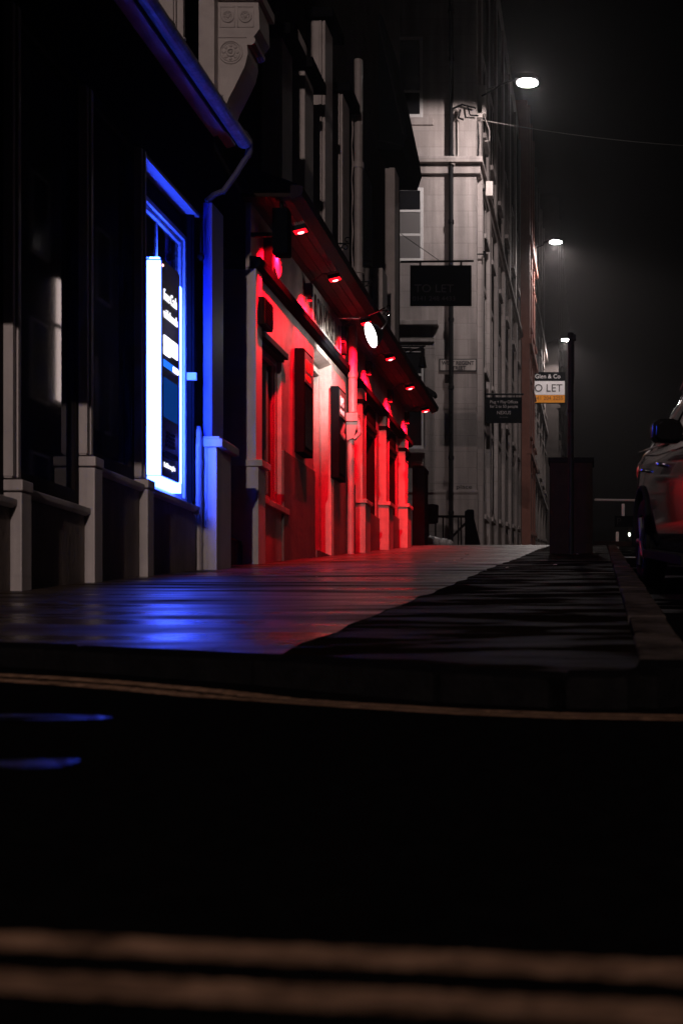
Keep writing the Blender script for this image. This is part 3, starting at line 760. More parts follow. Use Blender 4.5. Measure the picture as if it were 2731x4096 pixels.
# boxes on the wall
t = thing("wall_speaker", "louvred red lit box above the pub's near window", "speaker", (-3.64, 12.5, 3.9))
b = MB(); b.box(-3.70, -3.585, 12.30, 12.62, 3.90, 4.20); b.build("housing", SOFFITD, t, bevel=0.02)
b = MB()
for k in range(9): b.box(-3.585, -3.575, 12.33, 12.59, 3.93+0.028*k, 3.945+0.028*k)
b.build("grille", BLACKP, t)
t = thing("alarm_bell_box", "pale shield shaped alarm box below the pub's gutter", "alarm box", (-3.64, 12.9, 4.7))
b = MB(); b.prism_x([(12.74, 4.98), (12.98, 4.98), (13.02, 4.9), (13.0, 4.66), (12.88, 4.58), (12.74, 4.66)], -3.704, -3.60); b.build("cover", CREAM, t, bevel=0.01)
b = MB(); b.box(-3.704, -3.61, 12.66, 12.735, 4.60, 4.98); b.build("side_case", DARKW, t)
t = thing("hanging_box", "black box hanging under the near end of the pub's canopy", "box", (-3.37, 12.2, 4.5))
b = MB(); b.box(-3.46, -3.30, 12.13, 12.30, 4.60, 5.08); b.build("housing", BLACKS, t, bevel=0.01)
b = MB(); b.cyl((-3.38, 12.21, 5.08), (-3.38, 12.21, 5.165), 0.02); b.build('hanger', METAL, t)
b = MB(); b.box(-3.70, -3.46, 12.19, 12.23, 4.80, 4.84); b.build("bracket", METAL, t)
t = thing("junction_box", "small black cable box hanging at the end of the lit pub sign", "box", (-3.66, 16.4, 4.75))
b = MB(); b.box(-3.70, -3.62, 16.36, 16.46, 4.70, 4.86); b.build("housing", BLACKP, t, bevel=0.008)
b = MB(); b.tube([(-3.66, 16.40, 4.86), (-3.66, 16.36, 4.95), (-3.67, 16.38, 5.05), (-3.66, 16.36, 5.15)], 0.008); b.build("cable", METAL, t)

# ---------------- red floodlights under the canopy
RCOL = (1.0, 0.0015, 0.012)
TLT = R(14)
def rotp(p):                     # tilt the head towards the wall
    x, y, z = p; return (x*math.cos(TLT)+z*math.sin(TLT)*1.0, y, -x*math.sin(TLT)*-1.0*-1.0+z*math.cos(TLT))
labels = ["red floodlight nearest the hanging black box under the pub gutter", "red floodlight just before the cream pub sign", "red floodlight right above the round white floodlight", "red floodlight over the dark bay past the white floodlight", "red floodlight second from the far end of the pub gutter", "last red floodlight at the far end of the pub gutter"]
ys = [12.54, 14.17, 16.07, 17.9, 19.75, 21.5]
zs_ = [5.0, 5.03, 5.06, 5.06, 5.06, 5.06]
fl0 = thing("red_floodlight", labels[0], "floodlight", (-3.27, ys[0], zs_[0]), "red floodlights under the pub gutter")
L0 = Vector(fl0.location)
def headmesh(build):
    b = MB(); build(b)
    b.v = [tuple(Vector((x*math.cos(TLT)-z*math.sin(TLT), y, x*math.sin(TLT)+z*math.cos(TLT))) + L0) for x, y, z in b.v]
    return b
hb = headmesh(lambda b: b.box(-0.075, 0.075, -0.06, 0.06, -0.015, 0.035)).build("housing", METAL, fl0, bevel=0.006)
def fins(b):
    for k in range(6): b.box(-0.06+0.024*k-0.004, -0.06+0.024*k+0.004, -0.055, 0.055, 0.036, 0.07)
headmesh(fins).build("fins", ALLOY, hb)
headmesh(lambda b: (b.box(-0.068, 0.068, -0.052, 0.052, -0.021, -0.016), b.ellipsoid((0, 0, -0.021), 0.066, 0.05, 0.016, 14, 8))).build("lens", RED_E, fl0)
headmesh(lambda b: b.ellipsoid((0, 0, -0.027), 0.042, 0.032, 0.016, 14, 8)).build("led_core", RED_C, fl0)
b = MB(); X, Yh, Zh = L0
b.tube([(X-0.03, Yh, Zh+0.03), (X-0.15, Yh+0.06, Zh+0.075), (X-0.28, Yh+0.2, Zh+0.055), (X-0.38, Yh+0.28, Zh+0.01)], 0.011); b.build("arm", METAL, fl0, smooth='auto')
b = MB(); b.box(X-0.435, X-0.345, Yh+0.235, Yh+0.325, Zh-0.13, Zh+0.02); b.box(X-0.40, X-0.36, Yh+0.25, Yh+0.30, Zh-0.19, Zh-0.13); b.build("wall_box", BLACKP, fl0, bevel=0.006)
spot("floodlight_beam", L0 + Vector((0.006, 0.26, -0.045)) - Vector((0, 0.26, 0)) , (-0.50, 0.34, -0.80), 1000, RCOL, 86, 0.4, fl0, 0.03)
b = MB(); b.box(X-0.412, X-0.352, Yh+0.245, Yh+0.305, Zh-0.1935, Zh-0.1905); b.build('wall_lens', RED_E, fl0)
spot('downlight_beam', (X-0.315, Yh+0.28, Zh-0.16), (-0.12, 0, -1), 280, RCOL, 92, 0.3, fl0, 0.025)
for i in range(1, 6):
    r = fl0.copy(); COL.objects.link(r); r.location = (-3.27, ys[i], zs_[i]); r["label"] = labels[i]
    for c in list(fl0.children):
        k = c.copy(); COL.objects.link(k); k.parent = r
        for d in list(c.children):
            q = d.copy(); COL.objects.link(q); q.parent = k

# ---------------- round white floodlight
wf = thing("round_floodlight", "round white floodlight on a curved bracket shining on the pub sign", "floodlight", (-2.99, 15.0, 4.57))
C0 = Vector((-2.99, 15.0, 4.57)); N0 = Vector((-0.80, -0.47, -0.37)).normalized()
b = MB(); b.cyl(C0 - N0*0.10, C0 - N0*0.012, 0.11, 0.172, n=28); b.cyl(C0-N0*0.012, C0+N0*0.002, 0.176, n=28, caps=False); b.cyl(C0-N0*0.15, C0-N0*0.10, 0.06, 0.11, n=20)
b.build("housing", METAL, wf, smooth='auto')
b = MB(); b.disc(C0 + N0*0.001, N0, 0.163, 36); b.build("lens", WHITE_E, wf)
b = MB()
b.tube([(-3.70, 16.12, 5.13), (-3.55, 16.12, 5.135), (-3.36, 16.10, 5.12)], 0.014)
b.tube([(-3.36, 16.10, 5.12), (-3.02, 15.7, 5.10), (-2.86, 15.3, 5.02), (-2.78, 15.1, 4.90), (-2.80, 15.05, 4.74), (-2.88, 15.05, 4.63)], 0.011)
b.build("bracket", CHROME, wf, smooth='auto')
spot("floodlight_beam", C0 + N0*0.04, (-0.71, 0.60, -0.28), 290, (1, 0.93, 0.9), 82, 0.9, wf, 0.12)

# ---------------- scroll brackets above the canopy
sb_lab = ["iron scroll bracket before the second pale architrave above the canopy", "iron scroll bracket beside the grey pipe above the canopy", "iron scroll bracket right behind the round white floodlight", "iron scroll bracket towards the far end of the pub canopy"]
sb0 = None
for i, (y, z) in enumerate(((14.75, 5.55), (16.35, 5.60), (17.6, 5.58), (19.6, 5.56))):
    if sb0 is None:
        sb0 = thing("scroll_bracket", sb_lab[0], "bracket", (-3.62, y, z), "iron hanging basket brackets on the pub")
        b = MB()
        b.tube([(-3.62, y, z+0.12), (-3.36, y, z+0.12), (-3.22, y, z+0.12)], 0.010)
        b.build("bar", METAL, sb0)
        b = MB()
        pts = [(-3.62, y, z-0.10), (-3.50, y, z-0.06), (-3.38, y, z+0.03), (-3.30, y, z+0.08)]
        for k in range(10): pts.append((-3.27+0.045*math.cos(R(200-40*k))*(1-k*.06), y, z+0.07+0.045*math.sin(R(200-40*k))*(1-k*.06)))
        b.tube(pts, 0.008); b.tube([(-3.24+0.03*math.cos(R(40*k)), y, z+0.17+0.03*math.sin(R(40*k))) for k in range(8)], 0.007)
        b.build("scroll", METAL, sb0)
    else:
        r = sb0.copy(); COL.objects.link(r); r.location = (-3.62, y, z); r["label"] = sb_lab[i]
        for c in list(sb0.children):
            k = c.copy(); COL.objects.link(k); k.parent = r

# dark awning on the upper floor at the pub's far end
aw = thing("window_awning", "dark sloping canvas awning high at the pub's far corner", "awning", (-3.86, 20.8, 9.4))
b = MB(); b.prism_y([(-3.86, 11.6), (-3.80, 11.6), (-3.40, 9.75), (-3.37, 9.5), (-3.45, 9.25), (-3.86, 9.25)], 20.0, 21.7); b.build("canvas", BLACKS, aw)
b = MB(); b.tube([(-3.86, 19.98, 9.4), (-3.42, 19.98, 9.3)], 0.015); b.tube([(-3.86, 19.98, 11.5), (-3.42, 19.98, 9.5)], 0.015); b.build("frame", METAL, aw)

# black floodlight at the far end, bell lamp and small box
t = thing("wall_floodlight", "unlit black floodlight on an arm at the pub's far corner", "floodlight", (-3.4, 22.1, 5.3))
b = MB(); b.tube([(-3.86, 22.05, 5.62), (-3.6, 22.05, 5.60), (-3.38, 22.05, 5.60)], 0.014); b.build("arm", METAL, t)
b = MB(); b.prism_y([(-3.38, 5.62), (-3.30, 5.61), (-3.14, 5.50), (-3.14, 5.44), (-3.18, 5.42), (-3.34, 5.54)], 21.95, 22.15); b.build("housing", METAL, t, bevel=0.006)
t = thing("lantern", "small black lantern hanging from a hooked bracket at the pub's corner", "lantern", (-3.5, 22.1, 6.1))
b = MB(); b.tube([(-3.86, 22.1, 6.42), (-3.5, 22.1, 6.42), (-3.36, 22.1, 6.42)], 0.015); b.tube([(-3.86, 22.1, 6.2), (-3.6, 22.1, 6.34), (-3.44, 22.1, 6.40)], 0.012); b.build("bracket", METAL, t)
b = MB(); b.cyl((-3.42, 22.1, 6.41), (-3.42, 22.1, 6.22), 0.03); b.cyl((-3.42, 22.1, 6.22), (-3.42, 22.1, 6.02), 0.05, 0.085); b.build("shade", METAL, t, smooth='auto')

# hanging estate agent sign
t = thing("letting_sign", "big black estate agent board hanging from a pole off the pub's far corner", "sign", (-3.1, 22.25, 7.2))
sy = 22.25
def px(x, Y): return (x-2400)*Y/4600
def pz(y, Y): return (2680-y)*Y/4600 + ZC
b = MB(); b.box(px(1640, sy), px(1884, sy), sy-0.03, sy+0.03, pz(1223, sy), pz(1063, sy)); bd = b.build("board", BLACKS, t)
text("lettering", "TO LET", (px(1657, sy), sy-0.034, pz(1171, sy)), 0.22, GREYT, bd, '-y', sx=1.05)
text("lettering", "0141 248 4433", (px(1650, sy), sy-0.034, pz(1205, sy)), 0.125, GREYT, bd, '-y', sx=1.1)
b = MB(); b.cyl((-3.86, sy, pz(1047, sy)), (px(1893, sy), sy, pz(1044, sy)), 0.02, n=10); b.build("pole", METAL, t)
for xx in (1680, 1843):
    b = MB(); b.box(px(xx-4, sy), px(xx+4, sy), sy-0.006, sy+0.006, pz(1063, sy), pz(1047, sy)); b.build("hanger", METAL, t)
b = MB(); b.tube([(-3.86, sy, pz(935, sy)), (px(1757, sy), sy, pz(1043, sy))], 0.006); b.build("stay", METAL, t)

# ================================================================== THE PALE CORNER BUILDING
YB = 33.0; XB = -3.56
crn = thing("corner_building", "pale rendered corner building lit by the nearest street lamp", "building", (-6, 33, g(33)))
b = MB(); b.box(-14, XB, YB, 50.0, 2.5, 24); b.build("wall", STONE_B, crn)
def bx(x0, x1, y0, y1, dy, name, m, par=crn, bev=0.0, back=0.0):
    b = MB(); b.box(px(x0, YB), px(x1, YB), YB-dy, YB+back, pz(y1, YB), pz(y0, YB)); return b.build(name, m, par, bevel=bev)
sc_ = MB()
sc_.box(-14, XB+0.20, YB-0.28, YB, pz(664, YB), pz(641, YB)); sc_.box(-14, XB+0.12, YB-0.12, YB, pz(700, YB), pz(664, YB))
sc_.box(XB, XB+0.20, YB, 50, pz(664, YB), pz(641, YB)); sc_.box(XB, XB+0.12, YB, 50, pz(700, YB), pz(664, YB))
sc_.build("string_course", STONE_B, crn, bevel=0.012)
bl = MB(); bl.box(-14, XB+0.04, YB-0.045, YB, pz(2190, YB), pz(1966, YB)); bl.box(-14, XB+0.055, YB-0.06, YB, pz(1972, YB), pz(1962, YB)); bl.box(XB, XB+0.04, YB, 50, pz(2190, YB), pz(1966, YB)); bl.build("base_course", STONE_B, crn, bevel=0.008)
def sash(x0, x1, y0, y1, mids):
    b = MB(); X0, X1, Z0_, Z1_ = px(x0, YB), px(x1, YB), pz(y1, YB), pz(y0, YB); f = 0.085
    b.box(X0, X0+f, YB-0.03, YB, Z0_, Z1_); b.box(X1-f, X1, YB-0.03, YB, Z0_, Z1_); b.box(X0+f, X1-f, YB-0.03, YB, Z0_, Z0_+f); b.box(X0+f, X1-f, YB-0.03, YB, Z1_-f, Z1_)
    for m_ in mids: b.box(X0+f, X1-f, YB-0.025, YB, pz(m_, YB)-0.035, pz(m_, YB)+0.035)
    w = b.build("window", WHITEP, crn, bevel=0.006)
    b = MB(); b.box(X0+f, X1-f, YB-0.012, YB, Z0_+f, Z1_-f); b.build("pane", mat("sash_glass", (0.012, 0.012, 0.014), 0.15) if "sash_glass" not in MATS else MATS["sash_glass"], w)
    return w
sash(1540, 1690, 150, 470, [366]); bx(1520, 1733, 476, 504, 0.10, "sill", STONE_B, bev=0.01)
w2 = sash(1540, 1692, 752, 1046, [845, 940])
b = MB(); X1 = px(1680, YB)
b.box(px(1548, YB), X1, YB-0.022, YB-0.013, pz(1035, YB), pz(852, YB)); b.build("curtain", mat("net_curtain", (0.14, 0.13, 0.13), 0.9), w2)
sash(1560, 1697, 1398, 1795, [1500, 1640])
bx(1540, 1755, 1289, 1309, 0.24, "hood", STONE_B, bev=0.02); bx(1560, 1738, 1310, 1396, 0.06, "hood", STONE_B); bx(1560, 1738, 1352, 1372, 0.10, "hood", STONE_B, bev=0.02)
bx(1699, 1740, 1397, 1965, 0.06, "architrave", STONE_B, bev=0.006); bx(1560, 1700, 1797, 1815, 0.14, "sill", STONE_B, bev=0.01); bx(1560, 1698, 1815, 1965, 0.03, "window_apron", STONE_B)
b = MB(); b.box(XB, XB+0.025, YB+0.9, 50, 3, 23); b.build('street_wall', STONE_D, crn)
# street side: ribs, windows, sills
for k, y in enumerate([33.35, 35.6, 38.2, 41.0, 44.0, 47.0, 49.4]):
    b = MB(); b.box(XB, XB+0.14, y, y+0.5, 3, pz(700, YB)-0.001); b.box(XB, XB+0.10, y, y+0.5, pz(640, YB), 23); b.build("pilaster", STONE_B, crn)
for k, y in enumerate([34.3, 36.5, 39.3, 42.3, 45.4, 48.0]):
    for z0, z1 in ((g(y)+1.0, g(y)+3.6), (9.2, 11.6), (13.2, 14.3), (16.2, 18.4)):
        b = MB(); b.box(XB, XB+0.05, y, y+0.12, z0, z1); b.box(XB, XB+0.05, y+0.9, y+1.02, z0, z1); b.box(XB, XB+0.07, y-0.05, y+1.07, z1, z1+0.15); b.box(XB, XB+0.16, y-0.06, y+1.08, z0-0.14, z0)
        w = b.build("window", STONE_B, crn)
        b = MB(); b.box(XB, XB+0.012, y+0.12, y+0.9, z0, z1); b.build("pane", PANE_D, w)
dp = MB(); xx = px(1803, YB-0.12); dp.cyl((xx, YB-0.12, 3.0), (xx, YB-0.12, 23), 0.065, n=14)
for py_ in (60, 250, 640, 900, 1120, 1290, 1560, 1840, 2060): dp.cyl((xx, YB-0.12, pz(py_, YB)), (xx, YB-0.12, pz(py_, YB)+0.09), 0.085, n=14)
for py_ in (640, 1290, 1840): dp.box(xx-0.02, xx+0.02, YB-0.12, YB, pz(py_, YB), pz(py_, YB)+0.05)
dp.build("downpipe", METAL, crn, smooth='auto')
b = MB(); b.tube([(px(1830, YB), YB-0.05, pz(450, YB)), (px(1832, YB), YB-0.05, pz(620, YB)), (px(1822, YB), YB-0.1, pz(650, YB))], 0.022); b.tube([(px(1808, YB), YB-0.15, pz(650, YB)), (px(1806, YB), YB-0.2, pz(665, YB)), (px(1822, YB), YB-0.2, pz(671, YB))], 0.03)
b.build("waste_pipe", PIPEG, crn)
text("wall_lettering", "place", (px(1824, YB), YB-0.064, pz(1956, YB)), 0.16, GREYT, crn, '-y', sx=1.4)
# cables and fittings at the corner
t = thing("cable_bracket", "tangle of cable clamps and an iron bracket on the pale corner wall", "bracket", (px(1850, YB), YB-0.1, pz(430, YB)))
b = MB(); b.box(px(1806, YB), px(1828, YB), YB-0.16, YB, pz(447, YB), pz(424, YB)); b.build("box", CREAM, t, bevel=0.01)
b = MB()
b.tube([(px(1812, YB), YB-0.15, pz(446, YB)), (px(1850, YB), YB-0.2, pz(432, YB)), (px(1905, YB), YB-0.2, pz(446, YB))], 0.028)
b.tube([(px(1842, YB), YB-0.15, pz(450, YB)), (px(1836, YB), YB-0.2, pz(485, YB)), (px(1856, YB), YB-0.2, pz(492, YB))], 0.03)
b.tube([(px(1872, YB), YB-0.15, pz(440, YB)), (px(1882, YB), YB-0.2, pz(474, YB)), (px(1915, YB), YB-0.2, pz(476, YB))], 0.022)
b.build("arm", METAL, t)
for k in range(3):
    b = MB(); b.tube([(XB+0.03, YB+0.05+0.15*k, pz(480, YB)), (XB+0.05, YB+0.1+0.2*k, pz(540, YB)), (XB+0.03, YB+0.05+0.25*k, pz(620, YB))], 0.012); b.build("cable", METAL, t)
sn = thing("street_name_sign", "white street name plate framed in black on the pale corner wall", "sign", (px(1830, YB), YB-0.03, pz(1460, YB)))
b = MB(); b.box(px(1756, YB), px(1906, YB), YB-0.025, YB, pz(1486, YB), pz(1436, YB)); fr = b.build("frame", BLKTXT, sn)
b = MB(); b.box(px(1760, YB), px(1902, YB), YB-0.032, YB-0.024, pz(1482, YB), pz(1440, YB)); b.build("plate", CREAM, sn)
text("lettering", "WEST REGENT", (px(1831, YB), YB-0.035, pz(1460, YB)), 0.15, BLKTXT, sn, '-y', 'CENTER', sx=0.93, bold=0.004)
text("lettering", "STREET", (px(1831, YB), YB-0.035, pz(1480, YB)), 0.15, BLKTXT, sn, '-y', 'CENTER', sx=0.93, bold=0.004)
t = thing("wall_plate", "small dark wall box below the street name plate", "box", (px(1787, YB), YB-0.04, pz(1515, YB)))
b = MB(); b.box(px(1779, YB), px(1796, YB), YB-0.07, YB, pz(1532, YB), pz(1500, YB)); b.build("box", CAB, t, bevel=0.01)

# overhead wire
ow = MB(); pts = []
A = Vector((XB+0.1, YB+0.2, pz(466, YB))); Bq = Vector((9.0, 40.0, pz(466, YB)+2.4))
for k in range(25):
    tt = k/24; p = A.lerp(Bq, tt); p.z -= 0.8*4*tt*(1-tt)*0.5; pts.append(p)
ow.tube(pts, 0.009, 6)
tag(ow.build("overhead_wire", PIPEG), "thin overhead wire sagging across the street from the pale corner", "wire")

# ================================================================== NEXUS sign
Yn = 35.2
t = thing("projecting_sign", "dark office sign with four faint lines hanging from a bar past the pale corner", "sign", (px(2010, Yn), Yn, pz(1640, Yn)))
b = MB(); b.box(px(1942, Yn), px(2086, Yn), Yn-0.03, Yn+0.03, pz(1692, Yn), pz(1590, Yn)); bd = b.build("board", BLACKS, t)
b = MB(); b.cyl((XB, Yn, pz(1577, Yn)), (px(2092, Yn), Yn, pz(1577, Yn)), 0.03, n=8); b.build("bar", METAL, t)
for q in (1970, 2060):
    b = MB(); b.box(px(q-2, Yn), px(q+2, Yn), Yn-.01, Yn+.01, pz(1590, Yn), pz(1577, Yn)); b.build("hanger", METAL, t)
for (s, yy, sz, sx_) in (("Plug + Play Offices", 1614, 0.125, 0.92), ("for 2 to 50 people", 1632, 0.125, 0.92), ("NEXUS", 1658, 0.145, 0.95), ("--- --- ----", 1672, 0.07, 0.95)):
    text("lettering", s, (px(2014, Yn), Yn-0.035, pz(yy, Yn)), sz, GREYL, bd, '-y', 'CENTER', sx=sx_)

# ================================================================== buildings further up
def far_building(name, label, xw, y0, y1, ztop, m, ribs):
    t = thing(name, label, "building", (xw-3, y0, g(y0)))
    b = MB(); b.box(-14, xw, y0, y1, g(y0)-1.5, ztop); b.build("wall", m, t)
    b = MB()
    for z in (g(y0)+4.2, g(y0)+9.0, g(y0)+13.5): b.box(xw, xw+0.22, y0, y1, z, z+0.22)
    b.build("string_course", m, t)
    n = ribs; d = (y1-y0)/n
    for k in range(n):
        y = y0 + d*k
        b = MB(); b.box(xw, xw+0.16, y+0.05, y+0.45, g(y0), g(y0)+4.19); b.box(xw, xw+0.12, y+0.05, y+0.4, g(y0)+4.43, ztop-0.2); b.build("pilaster", m, t)
        for z0, z1 in ((g(y)+0.9, g(y)+3.4), (g(y0)+5.2, g(y0)+7.6), (g(y0)+10.0, g(y0)+12.3)):
            b = MB(); ya = y+d*0.42; yb = y+d*0.84
            b.box(xw, xw+0.08, ya-0.1, ya, z0, z1); b.box(xw, xw+0.08, yb, yb+0.1, z0, z1); b.box(xw, xw+0.14, ya-0.14, yb+0.14, z1, z1+0.16); b.box(xw, xw+0.18, ya-0.14, yb+0.14, z0-0.14, z0)
            w = b.build("window", m, t)
            b = MB(); b.box(xw, xw+0.012, ya, yb, z0, z1); b.build("pane", PANE_D, w)
    return t
far_building("terrace_building", "pink sandstone terrace building under the second street lamp", -3.2, 50.05, 55.1, 25, STONE_P, 3)
far_building("terrace_building", "far pale terrace building behind the white and orange letting board", -3.5, 55.15, 72, 27, mat("dull_stone", (0.16, 0.135, 0.125), 0.9, var=0.3), 6)
far_building("terrace_building", "farthest terrace building at the top of the hill", -2.75, 72.05, 100, 30, STONE_D, 8)

# Glen & Co board
Yg = 56.0
t = thing("letting_board", "white and orange letting board with black header beside the sign post", "sign", (px(2200, Yg), Yg, pz(1550, Yg)))
b = MB(); b.box(-3.5, px(2259, Yg), Yg-0.03, Yg+0.05, pz(1614, Yg), pz(1489, Yg)); bd = b.build("backing", BLACKS, t)
b = MB(); b.box(-3.5, px(2257, Yg), Yg-0.036, Yg-0.031, pz(1580, Yg), pz(1525, Yg)); b.build("white_panel", WHITES, bd)
b = MB(); b.box(-3.5, px(2257, Yg), Yg-0.036, Yg-0.031, pz(1611, Yg), pz(1581, Yg)); b.build("orange_panel", ORANGE, bd)
text("lettering", "Glen & Co", (px(2138, Yg), Yg-0.036, pz(1514, Yg)), 0.29, WHTTXT, bd, '-y', sx=0.98)
text("lettering", "TO LET", (px(2248, Yg), Yg-0.040, pz(1567, Yg)), 0.52, BLKTXT, bd, '-y', 'RIGHT', sx=0.98)
text("lettering", "0141 204 3255", (px(2251, Yg), Yg-0.040, pz(1600, Yg)), 0.26, mat("brown_letters", (0.28, 0.09, 0.005), .5), bd, '-y', 'RIGHT', sx=0.98)

# ================================================================== STREET LAMPS
LCOL = (1.0, 0.87, 0.83)
def street_lamp(label, lx, ly, lz, xwall, power, aim=(0, 0, -1), cone=126, lens=(0.28, 0.23), lit_strength=LAMP_E, blend=0.22, wall_at=None, col=LCOL):
    t = thing("street_lamp", label, "street lamp", (xwall, ly, lz), "wall mounted street lamps up the street")
    wy, wz = wall_at or (ly+0.5, lz-0.12)
    b = MB(); b.tube([(xwall+0.1, wy, wz), (xwall+0.5, wy*0.8+ly*0.2, wz*0.8+lz*0.2+0.1), ((xwall+lx)/2, (wy+ly)/2, (wz+lz)/2+0.15), (lx-0.25, ly, lz+0.11)], 0.024); b.build("arm", METAL, t, smooth='auto')
    b = MB(); b.box(xwall, xwall+0.16, wy-0.08, wy+0.1, wz-0.63, wz+0.07); b.build("wall_box", CREAM, t, bevel=0.01)
    b = MB()
    hd = [(lx-0.32, lz+0.08), (lx-0.2, lz+0.15), (lx+0.2, lz+0.14), (lx+0.33, lz+0.06), (lx+0.31, lz-0.005), (lx-0.31, lz-0.005)]
    b.prism_y(hd, ly-0.26, ly+0.26); b.build("head", METAL, t, bevel=0.02)
    b = MB(); b.ellipsoid((lx, ly, lz-0.004), lens[0], lens[1], 0.045, 24, 12); b.build("lens", lit_strength, t, smooth=True)
    spot("lamp_light", (lx, ly, lz-0.10), aim, power, col, cone, blend, t, 0.25 if ly < 0 else 0.06)
    return t
street_lamp("nearest street lamp on an arm from the pale corner building", -1.94, 30.5, 15.78, XB, 900, aim=(-0.42, 0.62, -0.60), cone=110, blend=0.25, wall_at=(33.2, 16.75))
street_lamp("middle street lamp above the pink terrace building", -2.1, 54.0, 20.3, -3.2, 1900, cone=142)
street_lamp("farthest street lamp partly hidden by the dark sign post", -2.1, 70.0, 20.3, -3.5, 1900, cone=142)
street_lamp("street lamp behind the viewer down the hill", 0.2, -22.0, 10.0, -3.4, 15500, aim=(-0.115, 1, -0.20), cone=38, blend=0.45, col=(1.0, 0.80, 0.75))
lb = thing("tenement_building", "dark tenement building behind the viewer down the hill", "building", (-6, -22, -1))
b = MB(); b.box(-14, -3.4, -40, -12, -2, 15); b.build("wall", STONE_D, lb)
for k in range(6):
    for z in (1.5, 5, 8.5):
        b = MB(); b.box(-3.4, -3.34, -38+4*k, -36.6+4*k, z, z+2); w = b.build("window", CREAM, lb)
        b = MB(); b.box(-3.34, -3.33, -37.9+4*k, -36.7+4*k, z+.1, z+1.9); b.build("pane", PANE_D, w)

# light box on the corner by the lamp
t = thing("service_box", "tall pale service box on the corner edge below the nearest street lamp", "box", (XB+0.1, YB+0.3, pz(400, YB)))
b = MB(); b.box(XB, XB+0.26, YB+0.12, YB+0.36, pz(446, YB), pz(332, YB)); b.build("box", CREAM, t, bevel=0.015)
b = MB(); b.tube([(XB+0.26, YB+0.2, pz(345, YB)), (XB+0.5, YB+0.15, pz(338, YB))], 0.03); b.build("spigot", PIPEG, t)
b = MB(); b.tube([(XB+0.2, YB+0.2, pz(446, YB)), (XB+0.36, YB+0.2, pz(510, YB)), (XB+0.36, YB+0.2, pz(550, YB)), (XB+0.22, YB+0.2, pz(552, YB))], 0.014); b.build("cable", PIPEG, t)
t = thing("small_camera", "small pale box on a bracket on the corner building below its string course", "camera", (XB+0.2, YB+0.4, pz(735, YB)))
b = MB(); b.box(XB+0.24, XB+0.44, YB+0.3, YB+0.55, pz(765, YB), pz(706, YB)); b.build("box", CREAM, t, bevel=0.015)
b = MB(); b.box(XB, XB+0.24, YB+0.38, YB+0.44, pz(740, YB), pz(730, YB)); b.build("bracket", METAL, t)
t = thing("wall_hook", "small iron hook on the corner building's street side", "hook", (XB+0.1, YB+0.3, pz(1005, YB)))
b = MB(); b.cyl((XB, YB+0.25, pz(1004, YB)), (XB+0.2, YB+0.25, pz(1004, YB)), 0.02); b.cyl((XB+0.2, YB+0.25, pz(1017, YB)), (XB+0.2, YB+0.25, pz(992, YB)), 0.03); b.build("hook", METAL, t)

# opposite side of the street
op = thing("opposite_building", "dark tenement building across the street with two lit windows", "building", (10, 30, 2))
b = MB(); b.box(9.0, 18, 14, 70, 0, 22); b.build("wall", STONE_D, op)
for k in range(12):
    for z in (4.2, 8.1, 12.4):
        y = 16 + 4.35*k
        b = MB(); b.box(8.93, 9.0, y, y+1.1, z, z+2.4); w = b.build("window", CREAM, op)
        b = MB(); b.box(8.92, 8.93, y+0.1, y+1.0, z+0.1, z+2.3); b.build("pane", PANE_D, w)
for (z0, z1) in ((8.4, 10.6), (10.75, 12.1)):
    b = MB(); b.box(8.90, 8.928, 34.9, 36.0, z0, z1); b.build("lit_window", WARM_E, op)

# ================================================================== STREET FURNITURE
Yc = 17.0
t = thing("utility_cabinet", "dark utility cabinet tinted by red pub light at the kerb behind the sign post", "cabinet", (px(2282, Yc), Yc, g(Yc)))
b = MB(); b.box(px(2196, Yc), px(2368, Yc), Yc, Yc+0.4, g(Yc)-0.1, pz(1850, Yc)); bd = b.build("body", CAB, t, bevel=0.008)
b = MB(); b.box(px(2190, Yc), px(2374, Yc), Yc-0.02, Yc+0.42, pz(1850, Yc), pz(1830, Yc)); b.build("lid", BLACKP, t, bevel=0.008)
b = MB(); b.box(px(2203, Yc), px(2278, Yc), Yc-0.012, Yc, g(Yc)+0.15, pz(1860, Yc)); d1 = b.build("door", CAB, t, bevel=0.004)
b = MB(); b.box(px(2290, Yc), px(2360, Yc), Yc-0.012, Yc, g(Yc)+0.15, pz(1860, Yc)); b.build("door", CAB, t, bevel=0.004)
b = MB(); b.box(px(2272, Yc), px(2276, Yc), Yc-0.03, Yc-0.012, pz(2040, Yc), pz(2010, Yc)); b.build("handle", METAL, d1)
Yp = 16.5
t = thing("sign_post", "tall thin black sign post in front of the utility cabinet", "sign post", (px(2281, Yp), Yp, g(Yp)))
xx = px(2281, Yp)
b = MB(); b.cyl((xx, Yp, g(Yp)-0.2), (xx, Yp, pz(1345, Yp)), 0.040, n=14); b.build("post", METAL, t, smooth='auto')
b = MB(); b.cyl((xx, Yp, pz(1345, Yp)), (xx, Yp, pz(1333, Yp)), 0.047, n=14); b.box(xx-0.015, xx+0.075, Yp-0.03, Yp+0.03, pz(1362, Yp), pz(1340, Yp)); b.build("cap", METAL, t)
for py_ in (1645, 1750, 1825):
    b = MB(); b.cyl((xx, Yp, pz(py_+7, Yp)), (xx, Yp, pz(py_-5, Yp)), 0.044, n=14); b.build("clip", CAB, t, smooth='auto')
b = MB(); b.box(xx+0.03, xx+0.045, Yp-0.02, Yp+0.35, pz(1480, Yp)-0.1, pz(1380, Yp)); b.build("sign_plate", METAL, t)

